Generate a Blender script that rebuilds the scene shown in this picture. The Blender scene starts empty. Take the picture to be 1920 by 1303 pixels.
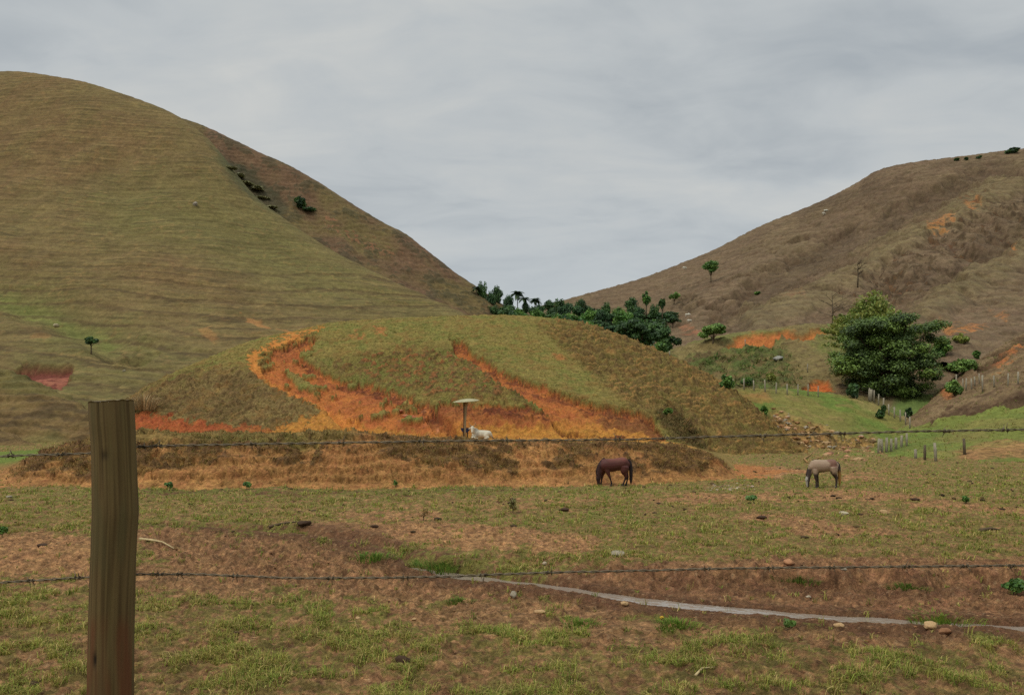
import bpy, bmesh, math, random
import numpy as np
from mathutils import Vector, Matrix
from mathutils.bvhtree import BVHTree

scene = bpy.context.scene
COL = scene.collection
F = 1450.0          # focal length in photo pixels (photo 1920 wide)
HC = 3.7            # camera height above the pasture
HZ = 770.0          # photo row of the horizon
KA = np.array([1.02, 1.00, 1.08])           # light falling on level ground: seen value / albedo
rng = np.random.default_rng(7)

# ------------------------------------------------------------------ helpers
def lin(v):
    v = np.asarray(v, float) / 255.0
    return np.where(v <= 0.04045, v / 12.92, ((v + 0.055) / 1.055) ** 2.4)
def c(r, g, b, k=None):
    return lin((r, g, b)) / KA
def sm(a, b, x):
    t = np.clip((x - a) / (b - a), 0, 1)
    return t * t * (3 - 2 * t)
_ang = np.linspace(0, 2 * np.pi, 64, endpoint=False)
_gx, _gy = np.cos(_ang), np.sin(_ang)
def perlin(x, y, seed=0):
    x = np.asarray(x, float); y = np.asarray(y, float)
    xi = np.floor(x); yi = np.floor(y)
    fx = x - xi; fy = y - yi
    xi = xi.astype(np.int64); yi = yi.astype(np.int64)
    def g(ix, iy):
        h = (ix * 374761393 + iy * 668265263 + seed * 974711 + 12345) & 0xffffffff
        h = ((h ^ (h >> 13)) * 1274126177) & 0xffffffff
        h = (h ^ (h >> 16)) & 63
        return _gx[h], _gy[h]
    u = fx * fx * fx * (fx * (fx * 6 - 15) + 10); v = fy * fy * fy * (fy * (fy * 6 - 15) + 10)
    a, b = g(xi, yi); n00 = a * fx + b * fy
    a, b = g(xi + 1, yi); n10 = a * (fx - 1) + b * fy
    a, b = g(xi, yi + 1); n01 = a * fx + b * (fy - 1)
    a, b = g(xi + 1, yi + 1); n11 = a * (fx - 1) + b * (fy - 1)
    return (n00 * (1 - u) + n10 * u) * (1 - v) + (n01 * (1 - u) + n11 * u) * v
def fbm(x, y, octv=4, seed=0, gain=0.5):
    s = 0; a = 1.0; f = 1.0
    for k in range(octv):
        s = s + a * perlin(x * f + k * 17.3, y * f - k * 9.1, seed + k)
        a *= gain; f *= 2.03
    return s * 1.4
def ridged(x, y, octv=3, seed=0):
    s = 0; a = 1.0; f = 1.0
    for k in range(octv):
        s = s + a * (1 - np.abs(perlin(x * f, y * f, seed + k)) * 2.4)
        a *= 0.5; f *= 2.1
    return s / 1.75
def seg_d(PX, PY, pts):
    """distance to a polyline and the running parameter along it"""
    best = np.full(np.shape(PX), 1e9); tt = np.zeros(np.shape(PX))
    n = len(pts) - 1
    for i in range(n):
        ax, ay = pts[i][:2]; bx, by = pts[i + 1][:2]
        dx, dy = bx - ax, by - ay
        t = np.clip(((PX - ax) * dx + (PY - ay) * dy) / (dx * dx + dy * dy + 1e-9), 0, 1)
        d = np.hypot(PX - ax - t * dx, PY - ay - t * dy)
        m = d < best
        best = np.where(m, d, best); tt = np.where(m, i + t, tt)
    return best, tt
def band(PX, PY, pts, soft=0.5):
    """1 inside a polyline of varying half width (third value of each point)"""
    d, t = seg_d(PX, PY, pts)
    w = np.interp(t, np.arange(len(pts)), [p[2] for p in pts])
    return 1 - sm(w * (1 - soft), w * (1 + soft), d)
def poly(PX, PY, pts, soft=6):
    d, _ = seg_d(PX, PY, list(pts) + [pts[0]])
    ins = np.zeros(np.shape(PX), bool)
    n = len(pts)
    for i in range(n):
        ax, ay = pts[i]; bx, by = pts[(i + 1) % n]
        cnd = (ay > PY) != (by > PY)
        xx = (bx - ax) * (PY - ay) / (by - ay + 1e-12) + ax
        ins ^= cnd & (PX < xx)
    sd = np.where(ins, d, -d)
    return sm(-soft, soft, sd)
def mixc(A, B, m):
    m = np.asarray(m)[..., None]
    return A * (1 - m) + B * m
def pchip(x, Y, xi):
    """monotone cubic through Y[k, ...] at x[k]"""
    x = np.asarray(x, float); Y = np.asarray(Y, float); xi = np.asarray(xi, float)
    K = len(x); h = np.diff(x)
    sh = (K - 1,) + (1,) * (Y.ndim - 1)
    d = np.diff(Y, axis=0) / h.reshape(sh)
    m = np.zeros_like(Y)
    w1 = (2 * h[1:] + h[:-1]).reshape((K - 2,) + (1,) * (Y.ndim - 1)); w2 = (h[1:] + 2 * h[:-1]).reshape(w1.shape)
    same = d[:-1] * d[1:] > 0
    with np.errstate(divide='ignore', invalid='ignore'):
        hm = (w1 + w2) / (w1 / d[:-1] + w2 / d[1:])
    m[1:-1] = np.where(same, hm, 0)
    m[0] = d[0]; m[-1] = d[-1]
    i = np.clip(np.searchsorted(x, xi, side='right') - 1, 0, K - 2)
    t = (xi - x[i]) / h[i]
    e = (len(xi),) + (1,) * (Y.ndim - 1)
    t = t.reshape(e); hh = h[i].reshape(e)
    return ((2 * t**3 - 3 * t**2 + 1) * Y[i] + (t**3 - 2 * t**2 + t) * hh * m[i]
            + (-2 * t**3 + 3 * t**2) * Y[i + 1] + (t**3 - t**2) * hh * m[i + 1])

def make_mesh(name, V, faces, cols=None, smooth=True):
    """V (n,3); faces (m,3) or (m,4) ints, or a list of such arrays"""
    me = bpy.data.meshes.new(name)
    V = np.ascontiguousarray(V, np.float32)
    fl = faces if isinstance(faces, list) else [faces]
    fl = [np.asarray(f, np.int32) for f in fl if len(f)]
    me.vertices.add(len(V)); me.vertices.foreach_set('co', V.ravel())
    loops = np.concatenate([f.ravel() for f in fl])
    tot = np.concatenate([np.full(len(f), f.shape[1], np.int32) for f in fl])
    st = np.concatenate([[0], np.cumsum(tot)[:-1]]).astype(np.int32)
    me.loops.add(len(loops)); me.loops.foreach_set('vertex_index', loops)
    me.polygons.add(len(tot)); me.polygons.foreach_set('loop_start', st); me.polygons.foreach_set('loop_total', tot)
    me.polygons.foreach_set('use_smooth', np.full(len(tot), bool(smooth)))
    if cols is not None:
        at = me.color_attributes.new('Col', 'FLOAT_COLOR', 'POINT')
        cc = np.ones((len(V), 4), np.float32); cc[:, :3] = np.clip(cols, 0, 1)
        at.data.foreach_set('color', cc.ravel())
    me.update(calc_edges=True)
    return me
def link(name, me, mat=None, parent=None):
    o = bpy.data.objects.new(name, me); COL.objects.link(o)
    if mat is not None and not len(me.materials): me.materials.append(mat)
    if parent is not None: o.parent = parent
    return o
def thing(name, label, cat, loc=(0, 0, 0), rotz=0, group=None):
    o = bpy.data.objects.new(name, None); COL.objects.link(o)
    o.empty_display_size = 0.2
    o.location = loc; o.rotation_euler = (0, 0, rotz)
    return tag(o, label, cat, group)
def tag(o, label, cat, group=None, kind=None):
    if label: o['label'] = label
    if cat: o['category'] = cat
    if group: o['group'] = group
    if kind: o['kind'] = kind
    return o
def copy_tree(root, loc, rotz=0, scale=1, label=None, group=None):
    r = root.copy(); COL.objects.link(r)
    r.location = loc; r.rotation_euler = (0, 0, rotz)
    r.scale = scale if hasattr(scale, '__len__') else (scale,) * 3
    if label: r['label'] = label
    if group: r['group'] = group
    for ch in list(root.children):
        k = ch.copy(); COL.objects.link(k); k.parent = r
        for g in list(ch.children):
            d = g.copy(); COL.objects.link(d); d.parent = k
    return r

# ------------------------------------------------------------------ materials
def new_mat(name):
    m = bpy.data.materials.new(name); m.use_nodes = True
    nt = m.node_tree; nt.nodes.clear()
    return m, nt, nt.nodes.new
def mat_attr(name, var=((3.0, .35), (14.0, .35)), bump=((10.0, .05),), rough=.95, transl=0.0, hue=0.006, spec=.15):
    """own colour from the surface's attribute, broken up by noise at several scales"""
    m, nt, N = new_mat(name); L = nt.links.new
    out = N('ShaderNodeOutputMaterial'); b = N('ShaderNodeBsdfPrincipled')
    b.inputs['Roughness'].default_value = rough; b.inputs['Specular IOR Level'].default_value = spec
    at = N('ShaderNodeAttribute'); at.attribute_name = 'Col'
    geo = N('ShaderNodeTexCoord')
    col = at.outputs['Color']
    for i, (s, amt) in enumerate(var):
        n = N('ShaderNodeTexNoise'); n.inputs['Scale'].default_value = s; n.inputs['Detail'].default_value = 5; n.inputs['Roughness'].default_value = .65
        L(geo.outputs['Object'], n.inputs['Vector'])
        mr = N('ShaderNodeMapRange'); mr.inputs['From Min'].default_value = .3; mr.inputs['From Max'].default_value = .7
        mr.inputs['To Min'].default_value = 1 - amt; mr.inputs['To Max'].default_value = 1 + amt
        L(n.outputs['Fac'], mr.inputs['Value'])
        hs = N('ShaderNodeHueSaturation')
        L(mr.outputs['Result'], hs.inputs['Value']); L(col, hs.inputs['Color'])
        mh = N('ShaderNodeMapRange'); mh.inputs['From Min'].default_value = .3; mh.inputs['From Max'].default_value = .7
        mh.inputs['To Min'].default_value = .5 - hue; mh.inputs['To Max'].default_value = .5 + hue
        sp = N('ShaderNodeSeparateColor'); L(n.outputs['Color'], sp.inputs['Color'])
        L(sp.outputs['Green'], mh.inputs['Value']); L(mh.outputs['Result'], hs.inputs['Hue'])
        col = hs.outputs['Color']
    L(col, b.inputs['Base Color'])
    prev = None
    for s, dist in bump:
        n = N('ShaderNodeTexNoise'); n.inputs['Scale'].default_value = s; n.inputs['Detail'].default_value = 6; n.inputs['Roughness'].default_value = .7
        L(geo.outputs['Object'], n.inputs['Vector'])
        bp = N('ShaderNodeBump'); bp.inputs['Distance'].default_value = dist; bp.inputs['Strength'].default_value = .9
        L(n.outputs['Fac'], bp.inputs['Height'])
        if prev: L(prev.outputs['Normal'], bp.inputs['Normal'])
        prev = bp
    if prev: L(prev.outputs['Normal'], b.inputs['Normal'])
    if transl:
        tr = N('ShaderNodeBsdfTranslucent'); L(col, tr.inputs['Color'])
        mx = N('ShaderNodeMixShader'); mx.inputs['Fac'].default_value = transl
        L(b.outputs['BSDF'], mx.inputs[1]); L(tr.outputs['BSDF'], mx.inputs[2]); L(mx.outputs['Shader'], out.inputs['Surface'])
    else:
        L(b.outputs['BSDF'], out.inputs['Surface'])
    return m
def mat_plain(name, col, rough=.7, noise=(12, .3), bump=None, metal=0, stretch=(1, 1, 1), spec=.3):
    m, nt, N = new_mat(name); L = nt.links.new
    out = N('ShaderNodeOutputMaterial'); b = N('ShaderNodeBsdfPrincipled')
    b.inputs['Roughness'].default_value = rough; b.inputs['Metallic'].default_value = metal; b.inputs['Specular IOR Level'].default_value = spec
    tc = N('ShaderNodeTexCoord'); mp = N('ShaderNodeMapping'); mp.inputs['Scale'].default_value = stretch
    L(tc.outputs['Object'], mp.inputs['Vector'])
    n = N('ShaderNodeTexNoise'); n.inputs['Scale'].default_value = noise[0]; n.inputs['Detail'].default_value = 6
    L(mp.outputs['Vector'], n.inputs['Vector'])
    cr = N('ShaderNodeValToRGB')
    a = np.asarray(col, float)
    cr.color_ramp.elements[0].position = .3; cr.color_ramp.elements[1].position = .7
    cr.color_ramp.elements[0].color = (*np.clip(a * (1 - noise[1]), 0, 1), 1); cr.color_ramp.elements[1].color = (*np.clip(a * (1 + noise[1]), 0, 1), 1)
    L(n.outputs['Fac'], cr.inputs['Fac']); L(cr.outputs['Color'], b.inputs['Base Color'])
    if bump:
        bp = N('ShaderNodeBump'); bp.inputs['Distance'].default_value = bump; bp.inputs['Strength'].default_value = 1
        L(n.outputs['Fac'], bp.inputs['Height']); L(bp.outputs['Normal'], b.inputs['Normal'])
    L(b.outputs['BSDF'], out.inputs['Surface'])
    return m
M_FIELD = mat_attr('pasture_soil', ((1.6, .25), (6, .36), (20, .42)), ((9, .07), (26, .035)))
M_BANK = mat_attr('bank_earth', ((1.2, .25), (4, .34), (11, .34)), ((3, .10), (10, .05)))
M_MOUND = mat_attr('mound_earth', ((.8, .16), (2.5, .24), (7, .32)), ((2.5, .12), (8, .05)))
M_HILL = mat_attr('hill_pasture', ((.12, .16), (.7, .22), (2.5, .25)), ((.7, .22), (2.5, .12)))
M_GRASS = mat_attr('grass_blades', ((1.5, .15),), (), rough=.7, transl=.25)
M_LEAF = mat_attr('leaves', ((1.0, .15),), (), rough=.55, transl=.25, spec=.3)
M_BARK = mat_plain('bark', c(95, 82, 66), .95, (9, .4), .02, stretch=(1, 1, .25))
M_HIDE = mat_attr('hide', ((6, .12), (30, .10)), ((30, .004),), rough=.6, hue=.01, spec=.3)
M_ROCK = mat_attr('stone', ((6, .25), (24, .2)), ((18, .01),), rough=.9)
# ------------------------------------------------------------------ terrain
SURF = []           # (V grid, name) for ray casting
def loft(cols, px0, px1, ncol, segs):
    """columns of (distance, photo row) points, turned into ground points and joined smoothly"""
    knots = sorted(cols)
    K = len(cols[knots[0]])
    Yk = np.array([[p[0] for p in cols[k]] for k in knots], float)
    Rk = np.array([[p[1] for p in cols[k]] for k in knots], float)
    Zk = HC + (HZ - Rk) / F * Yk
    px = np.linspace(px0, px1, ncol)
    Yd = pchip(knots, Yk, px).T; Zd = pchip(knots, Zk, px).T       # (K, ncol)
    kk = np.concatenate([np.linspace(i, i + 1, n, endpoint=False) for i, n in enumerate(segs)] + [[K - 1]])
    Y = pchip(np.arange(K), Yd, kk); Z = pchip(np.arange(K), Zd, kk)
    X = (px[None, :] - 960) / F * Y
    return X, Y, Z, np.broadcast_to(px[None, :], X.shape).copy(), HZ - (Z - HC) / Y * F
def grid_faces(nr, nc):
    i = np.arange(nr * nc).reshape(nr, nc)
    return np.stack([i[:-1, :-1], i[:-1, 1:], i[1:, 1:], i[1:, :-1]], -1).reshape(-1, 4)
def terrain(name, X, Y, Z, C, mat, step=4):
    V = np.stack([X, Y, Z], -1)
    me = make_mesh(name, V.reshape(-1, 3), grid_faces(*X.shape), C.reshape(-1, 3))
    o = link(name, me, mat); o['kind'] = 'structure'
    sub = V[::step, ::step]
    SURF.append((name, sub))
    return o
def contour_steps(Z, spacing, warp, sharp=.35):
    """cattle terraces: a saw-like ledge every `spacing` metres of height"""
    t = (Z / spacing + warp) % 1.0
    return np.where(t < sharp, t / sharp, 1 - (t - sharp) / (1 - sharp))

DRY = c(122, 104, 62); DRYG = c(116, 110, 60); GRN = c(104, 114, 54); LUSH = c(92, 122, 48)
SOIL = c(142, 106, 74); DARK_SOIL = c(92, 64, 46); SAND = c(166, 122, 84)
ORANGE = c(178, 110, 60); RED = c(156, 88, 56); OCHRE = c(186, 130, 62); RUST = c(118, 74, 48)
TUFT = c(98, 80, 54); BURNT = c(84, 62, 42)

# ---- the pasture in front
STREAM = [(250, 1004, 2), (420, 1012, 4), (560, 1022, 6), (640, 1030, 8), (705, 1038, 8), (745, 1052, 8), (770, 1066, 8), (830, 1078, 8), (900, 1086, 6), (1000, 1098, 6), (1100, 1112, 7),
          (1200, 1127, 8), (1300, 1138, 8), (1400, 1147, 8), (1500, 1156, 8), (1600, 1163, 8), (1700, 1169, 8), (1800, 1175, 8), (1920, 1181, 9), (2100, 1190, 9), (2400, 1205, 9)]
LOW = -0.35
def bank_row(px):
    return np.interp(px, [-400, 0, 300, 640, 800, 1000, 1150, 1300, 1920, 2600], [1000, 1000, 1000, 1010, 1014, 1030, 1046, 1062, 1068, 1075])
def ground_base(X, Y):
    px = 960 + X / Y * F
    row0 = HZ + HC * F / Y                       # row if the point lay on the upper level
    rowL = HZ + (HC - LOW) * F / Y               # row on the lower level
    wob = fbm(X * .5, Y * .5, 3, 5) * .8
    Yb = HC * F / (bank_row(px) - HZ) + wob
    wid = np.interp(px, [0, 600, 1000, 1250, 1500], [5.5, 5.0, 2.0, 1.0, .6])
    low = 1 - sm(Yb - wid, Yb, Y)
    Z = LOW * low
    Z = Z + .10 * fbm(X * .22, Y * .22, 3, 11) * sm(60, 30, Y)
    ch = band(px, HZ + (HC + .44) * F / Y + perlin(X * 1.3, Y * 1.3, 3) * 3, [(a, b, w * .62 + 1.6) for a, b, w in STREAM], .5)
    Z = np.where(low > .5, Z * (1 - ch) + (LOW) * ch, Z) - .20 * ch
    near = 1 - sm(2.6, 8.5, Y)
    return Z + near * 2.25, px, row0, rowL, low, ch
nC = 1150
un = np.concatenate([np.linspace(-3.2, -.83, 24, endpoint=False), np.linspace(-.83, .83, nC), np.linspace(.83, 3.2, 25)[1:]])
yr = [1.2]
while yr[-1] < 130:
    y = yr[-1]
    yr.append(y + (.25 if y < 7.5 else np.interp(y, [7.5, 10, 20, 48, 60, 130], [.030, .030, .055, .14, .4, .9])))
yr = np.array(yr)
Yg, Ug = np.meshgrid(yr, un, indexing='ij'); Xg = Ug * Yg
Zg, PXg, R0, RL, LOWm, CH = ground_base(Xg, Yg)
wx = fbm(Xg * .35, Yg * .35, 4, 21); wf = fbm(Xg * 1.6, Yg * 1.6, 4, 31); wff = fbm(Xg * 6, Yg * 6, 3, 41)
PXn = PXg + wx * 60 + wf * 14; R0n = R0 + wx * 9 + wf * 5; RLn = RL + wx * 16 + wf * 8
# grass cover 0..1
cover = .86 + .36 * wx + .55 * wf + .25 * wff
lushm = .35 + .5 * fbm(Xg * .18, Yg * .18, 3, 51)
far_ = sm(20, 26, Yg)
bare = np.zeros_like(Xg)
for pts, s, lv in [
    ([(560, 985), (800, 978), (960, 988), (1090, 1008), (1110, 1028), (1000, 1034), (850, 1026), (720, 1012), (600, 1010)], 9, 1.0),
    ([(-300, 1000), (60, 998), (175, 1010), (250, 1030), (200, 1060), (60, 1055), (-300, 1060)], 14, .9),
    ([(860, 945), (1010, 932), (1130, 930), (1180, 940), (1060, 955), (900, 958)], 9, .55),
    ([(640, 950), (760, 940), (860, 950), (800, 972), (640, 980)], 10, .6),
    ([(1160, 938), (1320, 926), (1500, 918), (1620, 918), (1720, 930), (1960, 955), (2300, 985), (2300, 1000), (1900, 972), (1700, 948), (1500, 936), (1320, 948)], 8, .8),
    ([(1340, 960), (1450, 958), (1560, 985), (1680, 1000), (1640, 1010), (1480, 1000)], 9, .7),
    ([(1360, 872), (1420, 876), (1500, 878), (1530, 886), (1480, 897), (1360, 900)], 5, 1.1),
    ([(1560, 880), (1700, 884), (1740, 892), (1640, 900), (1540, 898)], 5, .6)]:
    bare = np.maximum(bare, lv * poly(PXn, R0n, pts, s))
wash = poly(PXn, RLn, [(200, 1012), (420, 1010), (640, 1022), (760, 1060), (900, 1074), (1250, 1080), (1500, 1076), (2300, 1080), (2300, 1200), (1900, 1186), (1500, 1168), (1200, 1140), (1000, 1120), (850, 1112), (600, 1104), (420, 1085), (300, 1055)], 16)
trod = poly(PXn, RLn, [(200, 1060), (900, 1085), (1300, 1140), (2300, 1180), (2300, 1235), (1500, 1215), (1100, 1185), (700, 1150), (200, 1110)], 26)
patch = poly(PXn, RLn, [(700, 1035), (800, 1030), (1000, 1035), (1180, 1050), (1260, 1070), (1200, 1082), (1000, 1082), (860, 1072), (760, 1060)], 8)
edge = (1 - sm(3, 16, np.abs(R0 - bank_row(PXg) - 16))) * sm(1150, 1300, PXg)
cover = cover - 1.25 * bare - wash * (1 - patch) * (.75 + .55 * sm(600, 950, PXn)) - .62 * trod - .9 * edge + .25 * patch + .22 * far_ - .05 * sm(13, 9, Yg)
cover = np.where(R0 < 960, cover + .14, cover)
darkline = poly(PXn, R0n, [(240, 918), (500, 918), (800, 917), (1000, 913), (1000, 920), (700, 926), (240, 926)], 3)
cover = cover - .5 * darkline
grass = sm(.42, .72, cover)
tone = .5 + .9 * fbm(Xg * .12 + 9, Yg * .12, 3, 61)
soil = mixc(np.broadcast_to(SOIL, Xg.shape + (3,)), SAND, np.clip(bare, 0, 1) * .75)
soil = mixc(soil, c(138, 99, 71), np.clip(wash * (.45 + .45 * sm(650, 950, PXn)), 0, 1))
nearm = sm(1165, 1215, RLn)
soil = mixc(soil, c(134, 99, 69), nearm * .5)
crumb = np.clip(fbm(Xg * 4.5, Yg * 4.5, 3, 85, .7) + .5 * perlin(Xg * 14, Yg * 14, 88), -.8, .8)
soil = soil * (1 + .55 * crumb)[..., None]
soil = mixc(soil, c(90, 62, 44), sm(.1, .45, wf + .4 * wff) * (.3 + .45 * nearm))
soil = mixc(soil, DARK_SOIL, np.clip(np.maximum(sm(.15, .9, band(PXg, RL, [(a, b, w * 3) for a, b, w in STREAM], .8)) * .75, darkline * .8 + edge * .45), 0, 1))  # wet stream margin; bank foot and cut edge toned darker too
soil = mixc(soil, ORANGE, poly(PXn, R0n, [(1355, 870), (1420, 874), (1470, 878), (1440, 897), (1350, 900)], 6) * .6)
soil = mixc(soil, c(165, 135, 104), sm(.35, .8, fbm(Xg * 9, Yg * 9, 2, 77)) * .5)
gcol = mixc(np.broadcast_to(c(118, 110, 56), Xg.shape + (3,)), c(104, 116, 50), np.clip(lushm + .3 * patch + .35 * (R0 < 965) * sm(960, 925, R0), 0, 1))
gcol = mixc(gcol, c(128, 114, 66), np.clip(tone - .55, 0, .8))
thatch = mixc(np.broadcast_to(c(120, 104, 60), Xg.shape + (3,)), gcol, .65 + .25 * far_)
Cg = mixc(soil, thatch, grass * (.8 - .3 * sm(15, 11, Yg)) * sm(-.45, .25, wff + .5 * wf))
# hoof-trodden clods
clod = fbm(Xg * 1.1 + 5, Yg * 1.1, 3, 73) * .07 * sm(18, 13, Yg) + fbm(Xg * 2.6, Yg * 2.6, 4, 71, .62) * (.055 + .05 * wash + .03 * trod) + (ridged(Xg * 4.5, Yg * 4.5, 2, 81) - .5) * .05 + fbm(Xg * 11, Yg * 11, 2, 83) * .014
hoof = sm(.28, .5, perlin(Xg * 3.1, Yg * 2.2, 91)) * .07 * sm(8, 10, Yg)
CHW = band(PXg, HZ + (HC + .44) * F / Yg, [(a, b, w * 2.2 + 2) for a, b, w in STREAM], .6)
Zg = Zg + (clod - hoof) * (1 - .75 * CHW) * sm(1.5, 5, Yg) + grass * .02
Zg = np.where((LOWm > .5) & (CH < .45), np.maximum(Zg, -.415), Zg)
Cg = mixc(Cg, DARK_SOIL * .8, sm(.03, .06, hoof) * (.3 + .5 * sm(22, 34, Yg)))  # hoof pits darkened: their shade painted in along with the moist soil
GROUND = terrain('ground', Xg, Yg, Zg, Cg, M_FIELD, 3)
GRASS_MASK = grass; GRASS_COL = gcol

# far sheet under everything, reaching the horizon
fs = np.array([[-6000, -200, -3], [6000, -200, -3], [6000, 9000, -3], [-6000, 9000, -3]], float)
o = link('terrain', make_mesh('terrain', fs, np.array([[0, 1, 2, 3]]), np.tile(DRY, (4, 1))), M_HILL); o['kind'] = 'structure'

# ---- the stream
sp = np.array(STREAM[1:], float)
ts = np.linspace(0, len(sp) - 1, 260)
sx, sr, sw = [np.interp(ts, np.arange(len(sp)), sp[:, k]) for k in range(3)]
wv = []
for k, (a, b, w) in enumerate(zip(sx, sr, sw)):
    w = (w * 1.15 + 2) * (1 + .1 * perlin(k * .11, 2.2, 5))
    for s in (-1, 1):
        r = b + s * w
        yy = (HC + .44) * F / (r - HZ)
        wv.append(((a - 960) / F * yy, yy, -.44))
wv = np.array(wv); n = len(ts); i = np.arange(n - 1) * 2
mW, nt, N = new_mat('muddy_water')
ow = N('ShaderNodeOutputMaterial'); bw = N('ShaderNodeBsdfPrincipled'); bw.inputs['Base Color'].default_value = (*c(142, 128, 118), 1)
bw.inputs['Roughness'].default_value = .06; bw.inputs['Specular IOR Level'].default_value = .6
nz = N('ShaderNodeTexNoise'); nz.inputs['Scale'].default_value = 7; nb = N('ShaderNodeBump'); nb.inputs['Distance'].default_value = .012; nb.inputs['Strength'].default_value = .6
tcw = N('ShaderNodeTexCoord'); nt.links.new(tcw.outputs['Object'], nz.inputs['Vector']); nt.links.new(nz.outputs['Fac'], nb.inputs['Height']); nt.links.new(nb.outputs['Normal'], bw.inputs['Normal'])
nt.links.new(bw.outputs['BSDF'], ow.inputs['Surface'])
o = link('water', make_mesh('water', wv, np.stack([i, i + 1, i + 3, i + 2], -1)), mW); o['kind'] = 'structure'

# ---- mound: base, cut, middle, crest
MB = {190: (812, 806, 800, 795, 72, 68), 250: (810, 775, 760, 742, 80, 67), 330: (810, 782, 742, 698, 85, 66), 400: (811, 788, 730, 668, 90, 65.5), 480: (813, 795, 715, 638, 95, 65), 540: (815, 795, 705, 624, 98, 64.5),
      640: (817, 792, 700, 605, 100, 64), 760: (818, 785, 690, 598, 102, 63.5), 850: (820, 772, 682, 595, 103, 63), 930: (821, 768, 676, 593, 103, 63), 1000: (822, 774, 678, 596, 103, 63), 1080: (823, 784, 692, 606, 102, 62.5),
      1150: (824, 792, 708, 627, 101, 62), 1200: (825, 796, 720, 647, 100, 62), 1250: (828, 806, 732, 667, 99, 62.5), 1300: (838, 818, 748, 690, 96, 64), 1350: (846, 832, 770, 717, 91, 65), 1400: (850, 840, 795, 752, 85, 66),
      1440: (852, 845, 815, 786, 79, 66), 1480: (853, 848, 838, 826, 73, 66), 1515: (854, 853, 852, 851, 69, 66)}
def mound_col(v):
    b, ct, md, cr, yc, yb = v
    return [(yb - 2.5, b + 12), (yb, b), (yb + 2.2, ct), (yb + (yc - yb) * .45, md), (yc, cr), (yc + 22, cr + 45), (yc + 50, cr + 150)]
X, Y, Z, PX, PY = loft({k: mound_col(v) for k, v in MB.items()}, 190, 1515, 950, [8, 70, 210, 260, 60, 20])
n1 = fbm(X * .25, Y * .25, 4, 101); n2 = fbm(X * 1.1, Y * 1.1, 4, 111); n3 = fbm(X * 4, Y * 4, 3, 121)
qx = PX + n1 * 10 + n2 * 9 + n3 * 4; qy = PY + n1 * 5 + n2 * 7 + n3 * 4
gl = poly(qx, qy, [(548, 632), (592, 626), (588, 652), (568, 668), (598, 690), (640, 708), (690, 716), (738, 730), (790, 748), (826, 760), (850, 790), (866, 824), (700, 824), (640, 795), (600, 757), (548, 742), (503, 710), (484, 688), (500, 662)], 2)
fan = poly(qx, qy, [(470, 826), (520, 801), (570, 784), (612, 756), (650, 778), (720, 785), (800, 795), (870, 812), (870, 830)], 3)
cut = poly(qx, qy, [(800, 764), (840, 754), (900, 750), (960, 756), (1030, 768), (1045, 785), (1070, 800), (1150, 815), (1235, 818), (1250, 834), (830, 834), (815, 800)], 2)
gr = poly(qx, qy, [(845, 634), (872, 640), (885, 662), (908, 668), (928, 686), (960, 700), (1000, 715), (1050, 732), (1090, 745), (1140, 757), (1200, 768), (1232, 786), (1246, 834), (1060, 824), (1040, 792), (1028, 768), (988, 747), (950, 727), (915, 703), (895, 684), (868, 672), (850, 660)], 2)
lc = poly(qx, qy, [(225, 772), (270, 770), (330, 778), (400, 790), (470, 796), (520, 802), (500, 826), (225, 826)], 3)
path = band(qx, qy, [(610, 614, 3), (545, 627, 5), (492, 655, 6), (471, 672, 8), (476, 690, 9), (500, 711, 9), (540, 731, 9), (580, 747, 9), (620, 765, 8), (680, 786, 7)], .3)
base_ramp = sm(826, 790, PY)
islands = sm(.52, .62, fbm(X * .55 + 3, Y * .55, 3, 133)) * gl * .9 + band(qx, qy, [(540, 692, 3), (562, 712, 9), (585, 722, 5)], .4) + band(qx, qy, [(735, 752, 2), (760, 752, 4), (775, 756, 2)], .4)
islands = np.clip(islands, 0, 1) * (1 - fan)
scar = np.clip(np.maximum.reduce([gl * (1 - islands), fan, cut, gr, lc]), 0, 1)
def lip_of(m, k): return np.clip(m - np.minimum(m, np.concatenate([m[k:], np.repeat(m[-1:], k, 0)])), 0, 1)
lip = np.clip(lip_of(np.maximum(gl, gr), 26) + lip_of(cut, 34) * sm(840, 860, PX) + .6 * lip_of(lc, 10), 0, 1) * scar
spots = np.maximum.reduce([poly(qx, qy, [(704, 616), (716, 612), (728, 617), (724, 628), (704, 627)], 3), poly(qx, qy, [(655, 630), (690, 626), (688, 634), (660, 636)], 3), poly(qx, qy, [(1038, 664), (1052, 664), (1056, 674), (1042, 674)], 3),
                          sm(.35, .6, n2 + .3 * n1) * poly(qx, qy, [(640, 690), (760, 655), (860, 665), (960, 720), (960, 750), (800, 752), (700, 720)], 14) * .75])
depth = .75 * gl * (1 - islands * .8) + .25 * fan + .8 * gr + .55 * cut + .35 * lc + .15 * path
Z = Z - depth * base_ramp
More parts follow.
